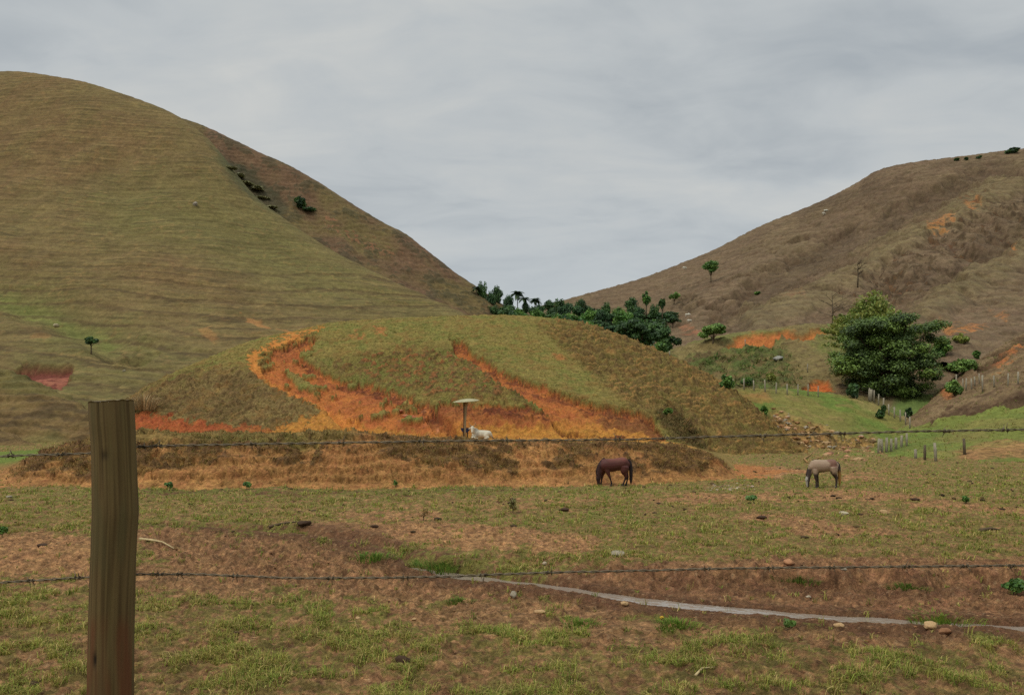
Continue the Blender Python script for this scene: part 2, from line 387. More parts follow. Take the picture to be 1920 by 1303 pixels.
# brown broken flank on the right, trodden into ledges
flank = poly(qx, qy, [(1010, 612), (1100, 690), (1140, 730), (1180, 760), (1240, 790), (1330, 860), (1560, 870), (1560, 800), (1300, 640), (1150, 600)], 10)
low_l = poly(qx, qy, [(180, 830), (250, 735), (400, 690), (480, 690), (560, 745), (600, 765), (540, 800), (480, 812), (180, 830)], 12)
led = contour_steps(Z, .62, fbm(X * .13, Y * .13, 3, 141) * 1.6 + n2 * .12)
fine = contour_steps(Z, .35, fbm(X * .2, Y * .2, 3, 142) * 1.4 + n2 * .15)
rough = np.clip(flank + low_l * .9 + 1.0 * poly(qx, qy, [(590, 690), (760, 650), (900, 660), (1010, 740), (1000, 765), (820, 752), (700, 722)], 14), 0, 1) * (1 - scar)
Z = Z + (led - .5) * .34 * flank * (1 - scar) + (fine - .5) * .10 * (1 - scar) + n2 * .12 * (1 + 2.2 * rough) + n3 * .06 * (1 + 1.4 * rough)
steepz = np.clip(cut + lc + gr * sm(745, 770, PY), 0, 1)
Z = Z + scar * (n2 * .14 + (ridged(X * .9, Y * .35, 3, 151) - .6) * .30 * steepz)
hed = poly(qx, qy, [(1225, 770), (1260, 765), (1300, 800), (1335, 850), (1310, 850), (1262, 822)], 6)
dark_top = poly(qx, qy, [(1120, 770), (1205, 770), (1235, 790), (1245, 820), (1225, 815), (1200, 796), (1165, 790), (1130, 782)], 4)  # overhang shade at the gully's top edge, painted into the soil colour
shp = X.shape + (3,)
C = np.broadcast_to(c(124, 110, 60), shp).copy()
C = mixc(C, c(114, 110, 57), sm(-.2, .4, n1))
C = mixc(C, c(128, 108, 62), sm(-.1, .5, n2) * .5)
C = mixc(C, c(114, 90, 56), flank * .5)
C = mixc(C, mixc(np.broadcast_to(c(126, 104, 68), shp), c(108, 84, 56), sm(-.2, .3, n1 + .5 * n2)), low_l * .8)
C = mixc(C, BURNT, rough * sm(-.05, .35, n2 + .3 * n3 + (.45 - led) * .9 * flank) * (.75 - .4 * low_l - .2 * flank))
C = C * (1 + .38 * np.clip(n3 + .4 * n2, -.7, .7))[..., None]
C = mixc(C, c(176, 122, 70), rough * sm(.30, .5, led * .5 + n3 * .3 - .1 * n1) * .0)
treads = flank * (1 - scar) * sm(.78, .95, led + n3 * .12) * sm(-.15, .25, fbm(X * .3, Y * .3, 2, 163))
C = mixc(C, c(160, 118, 72), treads * .75)
C = mixc(C, c(134, 100, 58), sm(.1, .5, fbm(X * .6, Y * .6, 3, 161)) * .45)
S = np.broadcast_to(c(182, 110, 60), shp).copy()
S = mixc(S, RED, sm(-.1, .5, n1 + .3 * n2) * .5)
S = mixc(S, OCHRE, np.clip(fan * .9 + cut * sm(775, 800, PY + n2 * 12) + gr * sm(755, 795, PY + n2 * 10) * .9, 0, 1))
S = mixc(S, RUST, np.clip(cut * sm(795, 765, PY + n2 * 16) * .45 + dark_top * .8 + lc * .25, 0, 1))
S = mixc(S, c(170, 82, 52), lc * .55 * sm(480, 380, PX))
S = mixc(S, c(186, 118, 92), sm(.2, .6, n2) * gl * sm(700, 770, PX) * .6)
S = mixc(S, RUST, sm(.2, .5, n3 + .5 * n2) * .35)
C = mixc(C, S * .90, sm(.35, .65, scar))
C = mixc(C, mixc(np.broadcast_to(c(120, 66, 42), shp), c(92, 52, 36), sm(-.1, .3, n3 + n2)), lip * sm(-.35, .15, fbm(X * .5, Y * .5, 3, 171) + .5 * n3) * .8)  # under the scar lips: overhang shade painted in, over darker moist soil
C = mixc(C, c(196, 124, 62), path * .85)
C = mixc(C, c(172, 104, 64), spots * (1 - scar) * .6)
C = mixc(C, c(72, 60, 38), hed * .6 * (1 - scar))
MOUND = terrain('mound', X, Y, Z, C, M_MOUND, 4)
MND = (X, Y, Z, PX, PY, scar, rough, C, path, hed, flank, low_l)

# ---- the earth bank with its level top
BK = {-120: (905, 904, 903, 850), -30: (910, 903, 897, 848), 20: (912, 901, 889, 846), 90: (914, 885, 855, 840), 170: (916, 870, 830, 826), 255: (917, 862, 818, 812), 400: (918, 866, 822, 812), 550: (917, 866, 819, 815), 640: (917, 864, 815, 817),
      700: (917, 866, 821, 818), 880: (915, 868, 832, 820), 1000: (913, 870, 836, 822), 1150: (909, 870, 836, 824), 1250: (906, 868, 837, 827), 1300: (904, 872, 846, 837), 1340: (902, 880, 863, 846), 1372: (900, 890, 882, 850), 1410: (897, 896, 895, 853), 1450: (895, 894.5, 894, 858)}
def bank_col(v):
    b, m, t, i_ = v
    yb = HC * F / (b - HZ)
    return [(yb - 1.2, b + 10), (yb, b), (yb + 2.0, m), (yb + 5.2, t), (yb + 13, t * .65 + i_ * .35 if False else t - (t - i_) * .45), (66, i_)]
X, Y, Z, PX, PY = loft({k: bank_col(v) for k, v in BK.items()}, -120, 1450, 1250, [10, 150, 150, 40, 40])
n1 = fbm(X * .3, Y * .3, 4, 201); n2 = fbm(X * 1.2, Y * 1.6, 4, 211); n3 = fbm(X * 4, Y * 5, 3, 221)
face = sm(0, .5, Z) * sm(52, 46, Y)
Z = Z - .18 * n1 * face
ero = (ridged(X * .55 + n2 * .2, Y * .2, 3, 231) - .55)
Z = Z + face * (n2 * .32 + n3 * .13 + ero * .38 * sm(850, 890, PY)) + (1 - face) * n2 * .04
ledge = contour_steps(Z, .6, fbm(X * .15, Y * .15, 3, 241) * 1.3 + n2 * .2, .3)
Z = Z + (ledge - .5) * .16 * face
gc = .34 + .6 * n1 + .65 * n2 + .35 * n3 + .18 * sm(890, 845, PY) - .32 * sm(870, 905, PY) + .25 * sm(300, 60, PX)
gc = gc - .9 * poly(PX + n2 * 14, PY, [(960, 836), (1050, 836), (1030, 870), (1090, 905), (1160, 915), (960, 918), (985, 880)], 10) - .7 * poly(PX + n2 * 20, PY + n3 * 5, [(250, 890), (420, 875), (560, 890), (700, 872), (860, 880), (900, 920), (250, 925)], 10) + .3 * poly(PX, PY, [(1160, 840), (1340, 860), (1400, 900), (1190, 905)], 14)
gc = gc + .5 * poly(PX + n2 * 10, PY + n3 * 4, [(760, 850), (860, 845), (940, 850), (935, 885), (880, 895), (800, 880)], 10)
gmask = sm(.30, .62, gc) * face
shp = X.shape + (3,)
C = np.broadcast_to(c(160, 116, 72), shp).copy()
C = mixc(C, c(178, 128, 80), sm(-.2, .45, n1 + .4 * n2) * .8)
C = mixc(C, RED, sm(.15, .5, n2 - .3 * n1) * .18)
C = mixc(C, RUST, sm(.1, .4, n3 + n2 * .5) * .4)
C = mixc(C, mixc(np.broadcast_to(c(122, 92, 54), shp), c(88, 68, 46), sm(-.1, .4, n2 + n3 * .6)), gmask * .85)
C = C * (1 + .40 * np.clip(n3 + .3 * n2, -.7, .7) * face)[..., None]
tun = sm(47, 44, Y)
C = mixc(C, mixc(np.broadcast_to(c(132, 112, 66), shp), c(112, 104, 56), sm(-.2, .3, n1)), np.clip(sm(838, 828, PY + n2 * 6) * sm(700, 640, PX) * face + sm(46, 50, Y), 0, 1) * .8)
C = mixc(C, OCHRE, sm(50, 53, Y + n2 * 2) * sm(380, 480, PX) * sm(1330, 1270, PX) * .9)
C = mixc(C, c(104, 116, 52), sm(50, 54, Y) * sm(230, 150, PX))
BANK = terrain('earth_bank', X, Y, Z, C, M_BANK, 4)
BNK = (X, Y, Z, PX, PY, gmask, face)

# ---- grassy hill on the left
L1 = {}
for px, b, lo, mi, hi, cr in [
    (-420, (90, 838), (130, 770), (190, 590), (260, 360), (335, 190)), (-200, (90, 835), (130, 760), (190, 570), (260, 340), (328, 150)), (0, (90, 832), (130, 748), (190, 566), (260, 335), (320, 137)),
    (133, (92, 828), (130, 748), (190, 574), (258, 348), (316, 152)), (233, (95, 822), (130, 750), (190, 582), (255, 366), (312, 180)), (333, (100, 812), (135, 745), (190, 594), (250, 396), (306, 221)),
    (390, (102, 806), (135, 742), (188, 604), (245, 425), (300, 264)), (480, (105, 800), (135, 740), (185, 622), (235, 482), (286, 373)), (560, (106, 795), (135, 738), (181, 640), (229, 522), (276, 431)), (620, (107, 792), (134, 737), (178, 650), (225, 546), (268, 470)),
    (700, (108, 790), (134, 736), (175, 665), (219, 576), (258, 512)), (800, (108, 790), (134, 740), (170, 682), (210, 612), (246, 558)), (870, (108, 792), (134, 745), (167, 694), (202, 634), (236, 590)),
    (950, (108, 796), (134, 755), (165, 722), (196, 672), (226, 640)), (1060, (108, 800), (134, 770), (160, 745), (190, 715), (216, 700))]:
    L1[px] = [(b[0] - 6, b[1] + 20), b, lo, mi, hi, cr, (cr[0] + 40, cr[1] + 60), (cr[0] + 120, cr[1] + 300)]
X, Y, Z, PX, PY = loft(L1, -420, 1060, 900, [8, 120, 240, 260, 220, 20, 10])
n1 = fbm(X * .02, Y * .02, 4, 301); n2 = fbm(X * .09, Y * .09, 4, 311); n3 = fbm(X * .45, Y * .45, 3, 321)
qx = PX + n2 * 26; qy = PY + n2 * 14
sw = band(qx, qy, [(-200, 470, 40), (0, 530, 34), (90, 560, 30), (160, 595, 30), (230, 640, 40)], .9)
sh_ = sm(90, 110, Y) * sm(40, 0, np.abs(PX - 390) * 0 + 0)
fade = sm(900, 700, PX) * sm(92, 120, Y)
inn = sm(0, 60, PY - np.interp(PX, sorted(L1), [L1[k][5][1] for k in sorted(L1)]))
fade = fade * (.12 + .88 * inn)
Z = Z - 4.0 * sw * fade + 1.6 * n1 * fade + .7 * n2 * fade
tw = fbm(X * .012, Y * .012, 3, 331) * 2.2 + n2 * .22
t1 = contour_steps(Z, 1.9, tw, .3); t2 = contour_steps(Z, 5.3, tw * .5 + .3, .25)
Z = Z + (t1 - .5) * .14 + (t2 - .5) * .5 * sm(420, 560, PY) * sm(-.3, .2, n1) + n3 * .15
shp = X.shape + (3,)
C = np.broadcast_to(c(115, 97, 63), shp).copy()
C = mixc(C, c(118, 93, 62), sm(0, .5, n1 + .4 * n2) * .7)
grn = np.clip(poly(qx, qy, [(180, 360), (330, 330), (480, 370), (640, 470), (860, 580), (820, 620), (560, 560), (360, 470), (180, 430)], 50) * .75 + sw * .8 + .8 * poly(qx, qy, [(120, 600), (260, 620), (420, 680), (300, 740), (200, 800), (60, 830), (-100, 780)], 40) + .35 * sm(-.1, .4, n2), 0, 1)
C = mixc(C, c(106, 101, 59), grn * .7)
C = mixc(C, c(112, 122, 60), band(qx, qy, [(-100, 515, 8), (0, 535, 11), (80, 555, 11), (150, 590, 12), (200, 610, 10)], .9) * .42)
C = mixc(C, c(98, 84, 56), sm(.45, .1, t1 + n3 * .5) * .22 * sm(-.4, .3, n2 + n1))
C = mixc(C, c(88, 70, 48), sm(.35, .05, t2 + n3 * .2) * sm(420, 560, PY) * .55)
C = mixc(C, c(150, 112, 72), sm(.38, .6, n3 + n2 * .4 - .1) * .2)
stk = perlin(X * .10 + n2, Z * 1.25 + tw * .6 + n3 * .25, 335) + .7 * perlin(X * .05, Z * .55 + tw * .5 + n3 * .2, 336)
C = C * (1 + .36 * np.clip(stk, -.5, .5) * sm(92, 110, Y))[..., None]
stf = perlin(X * .22 + n2, Z * 2.1 + tw + n3 * .3, 337)
C = mixc(C, c(74, 60, 42), np.clip(sm(.34, .55, stk) * .35 + sm(.30, .5, stf) * .45, 0, .7) * sm(-.5, .2, n2 + n1 + .2))
trk = ((Z / 2.7 + tw * .9 + n3 * .10) % 1.0); C = mixc(C, c(76, 60, 44), sm(.22, .05, trk) * sm(-.1, .35, n2 + .5 * n1 + .25 * sm(380, 480, PY)) * .42)
C = mixc(C, c(146, 120, 80), sm(.22, .30, trk) * sm(.42, .34, trk) * sm(.0, .4, n2 + .5 * n1) * .4)
C = mixc(C, c(158, 112, 70), band(qx, qy, [(460, 598, 3), (500, 608, 3), (540, 622, 4)], .5) * .8 + .5 * poly(qx, qy, [(380, 625), (415, 622), (410, 634), (385, 634)], 4) + .4 * poly(qx, qy, [(50, 618), (85, 614), (95, 630), (60, 632)], 5))
gully = poly(qx, qy, [(388, 268), (420, 290), (520, 400), (500, 392), (440, 345), (400, 300)], 8)
C = mixc(C, c(82, 84, 56), gully * .7)
scarp = poly(PX + n3 * 3, PY + n3 * 4, [(18, 688), (60, 684), (135, 690), (138, 706), (116, 742), (90, 732), (50, 710)], 3)
Z = Z - 2.0 * scarp * sm(760, 700, PY)
C = mixc(C, mixc(np.broadcast_to(c(150, 92, 74), shp), c(110, 60, 50), sm(.0, .4, n3 + sm(700, 688, PY))), scarp)
HILL_L = terrain('grassy_hill', X, Y, Z, C, M_HILL, 4)
HL = (X, Y, Z, PX, PY)

# ---- browner ridge behind it
L2 = {}
for px, b, m_, cr in [(250, 300, 260, 236), (333, 300, 260, 226), (390, 310, 275, 243), (408, 320, 285, 251), (480, 420, 350, 285), (545, 475, 390, 315), (600, 510, 420, 345), (640, 530, 440, 372), (700, 565, 480, 409), (760, 600, 515, 441), (800, 615, 540, 470), (850, 640, 570, 510),
                      (880, 655, 590, 531), (910, 670, 605, 551), (940, 680, 625, 571), (970, 690, 640, 592), (1010, 700, 665, 632), (1060, 720, 705, 690)]:
    yb = np.interp(px, [250, 390, 620, 870, 1060], [318, 306, 276, 244, 225]); yc = np.interp(px, [250, 390, 700, 1060], [350, 350, 335, 300])
    L2[px] = [(yb - 10, b + 60), (yb, b), ((yb + yc) / 2, m_), (yc, cr), (yc + 40, cr + 60), (yc + 140, cr + 300)]
X, Y, Z, PX, PY = loft(L2, 250, 1060, 560, [10, 140, 200, 24, 8])
n1 = fbm(X * .03, Y * .03, 4, 401); n2 = fbm(X * .12, Y * .12, 4, 411); n3 = fbm(X * .5, Y * .5, 3, 421)
t1 = contour_steps(Z, 2.3, fbm(X * .02, Y * .02, 3, 431) * 1.6 + n2 * .25, .3)
rimd = sm(0, 12, PY - np.interp(PX, sorted(L2), [L2[k][3][1] for k in sorted(L2)]))
Z = Z + ((t1 - .5) * .35 + n2 * 1.0 + n3 * .35) * (.35 + .65 * rimd)
shp = X.shape + (3,)
stk = perlin(X * .10 + n2, Z * 1.0 + n3 * .3, 435) + .7 * perlin(X * .05, Z * .45 + n3 * .2, 436)
C = np.broadcast_to(c(106, 82, 62), shp).copy()
C = C * (1 + .26 * np.clip(stk, -.6, .6))[..., None]
C = mixc(C, c(108, 92, 60), sm(-.2, .4, n1))
C = mixc(C, c(92, 72, 54), sm(.4, .1, t1 + n3 * .5) * .25)
qx = PX + n2 * 10; qy = PY + n2 * 8
C = mixc(C, c(70, 66, 48), sm(.15, .4, n3 * .6 + n2) * .6)
C = mixc(C, c(66, 66, 48), poly(qx, qy, [(400, 290), (450, 305), (500, 345), (540, 385), (530, 410), (480, 375), (430, 330)], 8) * .75)
C = mixc(C, c(176, 104, 62), poly(qx, qy, [(388, 268), (404, 272), (408, 286), (398, 290)], 4))
C = mixc(C, c(140, 98, 72), sm(.3, .5, n3 + n2 * .5) * poly(qx, qy, [(600, 400), (700, 440), (800, 500), (700, 480), (620, 440)], 12) * .8)
C = mixc(C, c(104, 98, 84), sm(.2, .5, n2) * poly(qx, qy, [(905, 555), (960, 585), (1000, 625), (960, 600), (930, 580)], 8) * .6)
HILL_B = terrain('brown_ridge', X, Y, Z, C, M_HILL, 4)

# ---- small spurs at the foot, far left
for nm, cc, seed in [('spur', {-420: ((80, 850), (108, 560)), -150: ((84, 845), (108, 640)), 0: ((88, 838), (108, 690)), 60: ((89, 836), (106, 712)), 120: ((90, 834), (104, 740)), 170: ((91, 833), (100, 768)), 230: ((92, 831), (96, 806)), 290: ((92, 832), (94, 829))}, 501),
                     ('spur', {-420: ((74, 862), (92, 700)), -120: ((78, 856), (90, 760)), 0: ((80, 852), (88, 803)), 30: ((80.5, 850), (86, 816)), 60: ((81, 849), (84.5, 834)), 95: ((81, 849), (83, 847))}, 511)]:
    dd = {k: [(b[0] - 3, b[1] + 10), b, ((b[0] + t[0]) / 2 - 1, (b[1] + t[1]) / 2 - 3), t, (t[0] + 12, t[1] + 25), (t[0] + 30, t[1] + 110)] for k, (b, t) in cc.items()}
    X, Y, Z, PX, PY = loft(dd, -420, max(cc), 320, [6, 60, 90, 20, 6])
    n2 = fbm(X * .25, Y * .25, 4, seed); n3 = fbm(X * 1.2, Y * 1.2, 3, seed + 9)
    t1 = contour_steps(Z, 1.0, fbm(X * .05, Y * .05, 2, seed + 3) * 1.5 + n2 * .2, .3)
    Z = Z + (t1 - .5) * .3 + n2 * .35 + n3 * .12
    C = mixc(np.broadcast_to(c(114, 92, 60), X.shape + (3,)), c(82, 66, 46), sm(-.1, .4, n2 + (.5 - t1) * .6) * .75)
    C = mixc(C, c(106, 106, 58), sm(-.1, .3, fbm(X * .08, Y * .08, 2, seed + 5)) * .4)
    terrain(nm, X, Y, Z, C, M_HILL, 4)

# ---- brown hill on the right
R1 = {}
for px, *p in [(900, (260, 670), (310, 655), (360, 640), (405, 625), (445, 612)), (1000, (245, 655), (295, 638), (345, 612), (398, 590), (438, 580)), (1050, (240, 650), (290, 630), (340, 604), (395, 580), (435, 567)), (1100, (230, 650), (280, 630), (330, 600), (385, 572), (430, 553)), (1200, (210, 650), (260, 625), (315, 590), (370, 555), (425, 525)),
               (1285, (190, 655), (240, 620), (300, 575), (360, 532), (420, 493)), (1330, (180, 655), (235, 612), (295, 563), (353, 517), (416, 475)), (1430, (168, 652), (222, 598), (282, 538), (344, 480), (406, 425)), (1530, (157, 652), (212, 590), (272, 520), (336, 450), (396, 385)), (1600, (152, 652), (206, 586), (266, 508), (328, 425), (385, 350)),
               (1650, (150, 652), (202, 584), (261, 498), (321, 405), (376, 322)), (1700, (148, 652), (198, 580), (255, 490), (315, 395), (369, 310)), (1800, (140, 660), (187, 590), (242, 490), (303, 388), (360, 298)), (1920, (130, 672), (176, 595), (232, 485), (292, 378), (350, 283)), (2200, (124, 676), (170, 585), (225, 470), (285, 360), (345, 262))]:
    cr = p[-1]
    R1[px] = [(p[0][0] - 14, p[0][1] + 25)] + list(p) + [(cr[0] + 40, cr[1] + 50), (cr[0] + 130, cr[1] + 280)]
X, Y, Z, PX, PY = loft(R1, 900, 2200, 780, [8, 150, 170, 180, 160, 20, 8])
n1 = fbm(X * .02, Y * .02, 4, 601); n2 = fbm(X * .07, Y * .07, 4, 611); n3 = fbm(X * .35, Y * .35, 5, 621, .62)
qx = PX + n2 * 22; qy = PY + n2 * 14 + n3 * 4
g1 = band(qx, qy, [(1350, 590, 20), (1440, 525, 26), (1520, 480, 26), (1620, 425, 26), (1740, 365, 22), (1880, 312, 16)], .7)
g2 = band(qx, qy, [(1650, 540, 12), (1720, 525, 22), (1800, 498, 24), (1870, 455, 24), (1940, 415, 24), (2100, 340, 24)], .7)
r1_ = band(qx, qy, [(1420, 610, 14), (1500, 575, 16), (1600, 515, 16), (1700, 450, 16), (1800, 400, 16), (1920, 335, 16)], .9)
r2_ = band(qx, qy, [(1700, 620, 16), (1760, 575, 18), (1840, 525, 18), (1940, 465, 18)], .9)
g3 = band(qx, qy, [(1260, 600, 10), (1280, 570, 8), (1310, 560, 5)], .6)
g4 = band(qx, qy, [(1500, 400, 10), (1580, 375, 14), (1660, 350, 14), (1700, 330, 8)], .7)
lump = poly(qx, qy, [(1560, 590), (1620, 530), (1740, 440), (1860, 380), (1960, 370), (1960, 440), (1860, 480), (1720, 560), (1640, 600)], 18)
inn = sm(0, 40, PY - np.interp(PX, sorted(R1), [R1[k][5][1] for k in sorted(R1)]))
t1 = contour_steps(Z, 2.2, fbm(X * .02, Y * .02, 3, 631) * 1.8 + n2 * .3, .3); t2 = contour_steps(Z, 5.0, n1 * 1.5 + n2 * .5, .25)
Z = Z - 1.2 * sm(.1, .4, n2) * inn + inn * (-5.5 * g1 - 4.5 * g2 + 3 * r1_ + 2.6 * r2_ - 2 * g3 - 2 * g4 + 1.5 * n1 + 1.2 * n2) + (t1 - .5) * .3 + n3 * .32 * (1 + 1.3 * lump) + (t2 - .5) * 1.8 * lump
shp = X.shape + (3,)
stk = perlin(X * .09 + n2, Z * 1.0 + n3 * .4, 635) + .7 * perlin(X * .05, Z * .4 + n3 * .3, 636)
C = np.broadcast_to(c(114, 94, 74), shp).copy()
C = C * (1 + .28 * np.clip(stk, -.6, .6))[..., None]
C = mixc(C, c(120, 106, 74), np.clip(r1_ + r2_ + .4 * sm(0, .5, n1), 0, 1) * .6)
C = mixc(C, c(84, 68, 54), np.clip(g1 * .75 + g2 * .9 + g3 * .8 + g4 * .5, 0, 1) * (.55 + .45 * sm(-.3, .3, n3)))
C = mixc(C, c(92, 72, 56), sm(.4, .1, t1 + n3 * .3) * .4)
C = mixc(C, c(80, 64, 46), lump * sm(0, .35, n3 + (.5 - t2) * .6) * .75)
C = mixc(C, c(150, 104, 66), lump * sm(.6, .8, n3 + n2 * .6) * .8)
for pts in [[(1735, 430), (1765, 418), (1775, 425), (1745, 436)], [(1805, 395), (1835, 382), (1840, 392), (1815, 400)], [(1760, 418), (1790, 410), (1785, 420)], [(1885, 470), (1905, 462), (1900, 480), (1885, 482)],
            [(1765, 602), (1790, 612), (1850, 605), (1850, 612), (1800, 622), (1775, 628)], [(1860, 588), (1890, 586), (1880, 594)], ]:
    pass
C = mixc(C, c(140, 100, 74), poly(PX + n3 * 16, PY + n3 * 8, [(1470, 575), (1520, 562), (1515, 582), (1480, 588)], 7) * .5 * sm(0, .3, n3 + n2))
for pts in [[(1735, 430), (1765, 418), (1775, 425), (1745, 436)], [(1805, 395), (1835, 382), (1840, 392), (1815, 400)], [(1760, 418), (1790, 410), (1785, 420)], [(1885, 470), (1905, 462), (1900, 480), (1885, 482)], [(1765, 602), (1790, 612), (1850, 605), (1850, 612), (1800, 622), (1775, 628)], [(1860, 588), (1890, 586), (1880, 594)]]:
    C = mixc(C, c(172, 114, 68), poly(PX + n3 * 10, PY + n3 * 8, pts, 4) * .75)
C = mixc(C, c(150, 98, 74), poly(qx, qy, [(1270, 612), (1300, 610), (1310, 622), (1280, 626)], 5) * .7)
C = mixc(C, c(110, 92, 66), sm(.35, .6, n3 - n2 * .3) * .4)
trk = ((Z / 2.9 + n2 * .5 + n1 + n3 * .10) % 1.0); C = mixc(C, c(74, 58, 46), sm(.22, .05, trk) * sm(-.1, .35, n2 + .3 * n1) * .5)
C = mixc(C, c(70, 56, 44), sm(.2, .45, n3 + .4 * n2) * (.25 + .4 * lump))
HILL_R = terrain('brown_hill', X, Y, Z, C, M_HILL, 4)

# ---- foothill with the orange cutting
R3 = {}
for px, *p in [(1190, (118, 790), (130, 765), (145, 745), (150, 735)), (1255, (112, 757), (130, 722), (146, 682), (150, 664)), (1310, (112, 748), (130, 704), (146, 658), (150, 644)), (1380, (112, 742), (130, 696), (145, 647), (148, 629)), (1460, (110, 742), (128, 692), (143.5, 642), (146.5, 619)), (1550, (110, 742), (126, 692), (142, 632), (146, 612)),
               (1620, (108, 746), (126, 694), (142, 640), (146, 617)), (1700, (107, 752), (124, 702), (140, 648), (146, 622)), (1760, (105, 756), (120, 715), (138, 668), (146, 655)), (1830, (105, 760), (120, 735), (138, 705), (146, 700)), (1900, (105, 780), (120, 770), (138, 755), (146, 750))]:
    t = p[-1]
    R3[px] = [(p[0][0] - 8, p[0][1] + 22)] + list(p) + [(t[0] + 10, t[1] - 2), (t[0] + 25, t[1] + 10), (t[0] + 50, t[1] + 60)]
X, Y, Z, PX, PY = loft(R3, 1190, 1900, 620, [8, 120, 120, 60, 30, 16, 8])
n1 = fbm(X * .06, Y * .06, 4, 701); n2 = fbm(X * .25, Y * .25, 4, 711); n3 = fbm(X * 1.0, Y * 1.0, 3, 721)
qx = PX + n2 * 10; qy = PY + n2 * 6 + n3 * 2
cutm = poly(qx, qy, [(1352, 640), (1392, 628), (1450, 622), (1545, 617), (1548, 626), (1480, 634), (1420, 648), (1360, 655)], 3)
dome = poly(qx, qy, [(1500, 734), (1506, 722), (1522, 712), (1545, 711), (1558, 720), (1566, 734), (1540, 738)], 3)
bushy = poly(qx, qy, [(1260, 670), (1360, 660), (1470, 650), (1500, 700), (1480, 745), (1370, 740), (1290, 700)], 14)
Z = Z + n2 * .5 + n3 * .22 - 1.2 * cutm - .8 * dome + bushy * (n3 * .4)
C = mixc(np.broadcast_to(c(122, 106, 70), X.shape + (3,)), c(108, 112, 60), sm(-.1, .4, n1 + .3 * n2) * .7)
C = mixc(C, c(116, 96, 74), sm(1600, 1700, PX + n2 * 20))
C = mixc(C, c(78, 92, 48), bushy * sm(-.1, .3, n2 + n3 * .4) * .75)
C = mixc(C, c(98, 76, 56), poly(qx, qy, [(1280, 676), (1350, 660), (1370, 672), (1330, 682), (1285, 686)], 5) * .8)
C = mixc(C, c(92, 74, 54), sm(.2, .5, n3) * .45)
C = mixc(C, c(184, 112, 62), cutm * .9); C = mixc(C, c(186, 104, 52), dome)
C = mixc(C, c(110, 82, 66), poly(qx, qy, [(1560, 745), (1570, 715), (1640, 722), (1640, 748)], 6) * .7)
C = mixc(C, c(90, 112, 52), poly(qx, qy, [(1650, 770), (1700, 742), (1780, 738), (1790, 765), (1720, 800)], 10) * .8)
terrain('foothill', X, Y, Z, C, M_HILL, 4)
FOOT = (X, Y, Z, PX, PY, bushy)

# ---- green knoll
R4 = {}
for px, *p in [(1300, (70, 852), (84, 800), (95, 760)), (1340, (70, 851), (84, 792), (97, 744)), (1376, (70, 850), (84, 785), (98, 730)), (1462, (71, 849), (84, 790), (99, 729)), (1550, (72, 847), (86, 795), (100, 737)), (1594, (73, 845), (86, 800), (99, 744)),
               (1650, (74, 843), (86, 812), (97, 763)), (1700, (75, 841), (85, 822), (94, 791)), (1750, (76, 839), (84, 829), (90, 813)), (1830, (76, 838), (84, 835), (88, 832))]:
    t = p[-1]
    R4[px] = [(p[0][0] - 3, p[0][1] + 8)] + list(p) + [(t[0] + 7, t[1] + 16), (t[0] + 16, t[1] + 22), (t[0] + 40, t[1] + 70)]
X, Y, Z, PX, PY = loft(R4, 1300, 1830, 560, [8, 150, 150, 24, 16, 6])
n1 = fbm(X * .1, Y * .1, 4, 801); n2 = fbm(X * .4, Y * .4, 4, 811); n3 = fbm(X * 1.6, Y * 1.6, 3, 821)
qx = PX + n2 * 10; qy = PY + n2 * 6 + n3 * 2
rub = poly(qx, qy, [(1420, 780), (1450, 768), (1490, 785), (1545, 800), (1580, 814), (1640, 820), (1650, 850), (1570, 862), (1500, 852), (1440, 812)], 6)
Z = Z + n2 * .15 + n3 * .06 + rub * (n2 * .5 + n3 * .35 - .6)
C = mixc(np.broadcast_to(c(118, 112, 60), X.shape + (3,)), c(100, 114, 52), sm(-.2, .3, n1))
C = mixc(C, c(138, 116, 74), sm(.1, .5, n2) * .5)
C = mixc(C, c(150, 104, 64), poly(qx, qy, [(1376, 735), (1440, 738), (1450, 752), (1400, 756)], 6) * .6)
C = mixc(C, mixc(np.broadcast_to(c(166, 128, 80), X.shape + (3,)), c(112, 88, 54), sm(-.1, .3, n3)), rub * .9)
C = mixc(C, c(150, 128, 84), poly(qx, qy, [(1600, 750), (1640, 756), (1660, 775), (1620, 770)], 6) * .6)
terrain('knoll', X, Y, Z, C, M_HILL, 4)
KNO = (X, Y, Z, PX, PY, rub)

# ---- near slope on the right
R5 = {}
for px, *p in [(1560, (66, 853), (72, 851), (82, 849), (84, 848), (95, 846), (105, 845)), (1620, (64, 855), (70, 850), (84, 838), (86, 836), (95, 834), (105, 834)), (1690, (62, 857), (71, 836), (87, 810), (89, 802), (97, 796), (109, 800)), (1750, (60, 859), (72, 830), (86, 797), (88, 781), (97, 757), (110, 746)), (1800, (58, 862), (72, 825), (85, 787), (87, 765), (97, 735), (112, 702)),
               (1850, (57, 864), (72, 816), (84, 772), (86, 750), (97, 716), (114, 666)), (1920, (56, 866), (72, 802), (82, 757), (84, 732), (96, 690), (116, 624)), (2250, (54, 872), (70, 770), (80, 720), (82, 695), (95, 640), (118, 560))]:
    t = p[-1]
    R5[px] = [(p[0][0] - 3, p[0][1] + 8)] + list(p) + [(t[0] + 10, t[1] + 10), (t[0] + 40, t[1] + 90)]
X, Y, Z, PX, PY = loft(R5, 1560, 2250, 560, [8, 110, 120, 50, 90, 110, 20, 8])
n1 = fbm(X * .1, Y * .1, 4, 901); n2 = fbm(X * .4, Y * .4, 4, 911); n3 = fbm(X * 1.6, Y * 1.6, 3, 921)
qx = PX + n2 * 10; qy = PY + n2 * 6 + n3 * 3
up = poly(qx, qy, [(1680, 800), (1740, 792), (1800, 778), (1860, 762), (1960, 750), (2300, 700), (2300, 500), (1900, 560), (1700, 740)], 7)
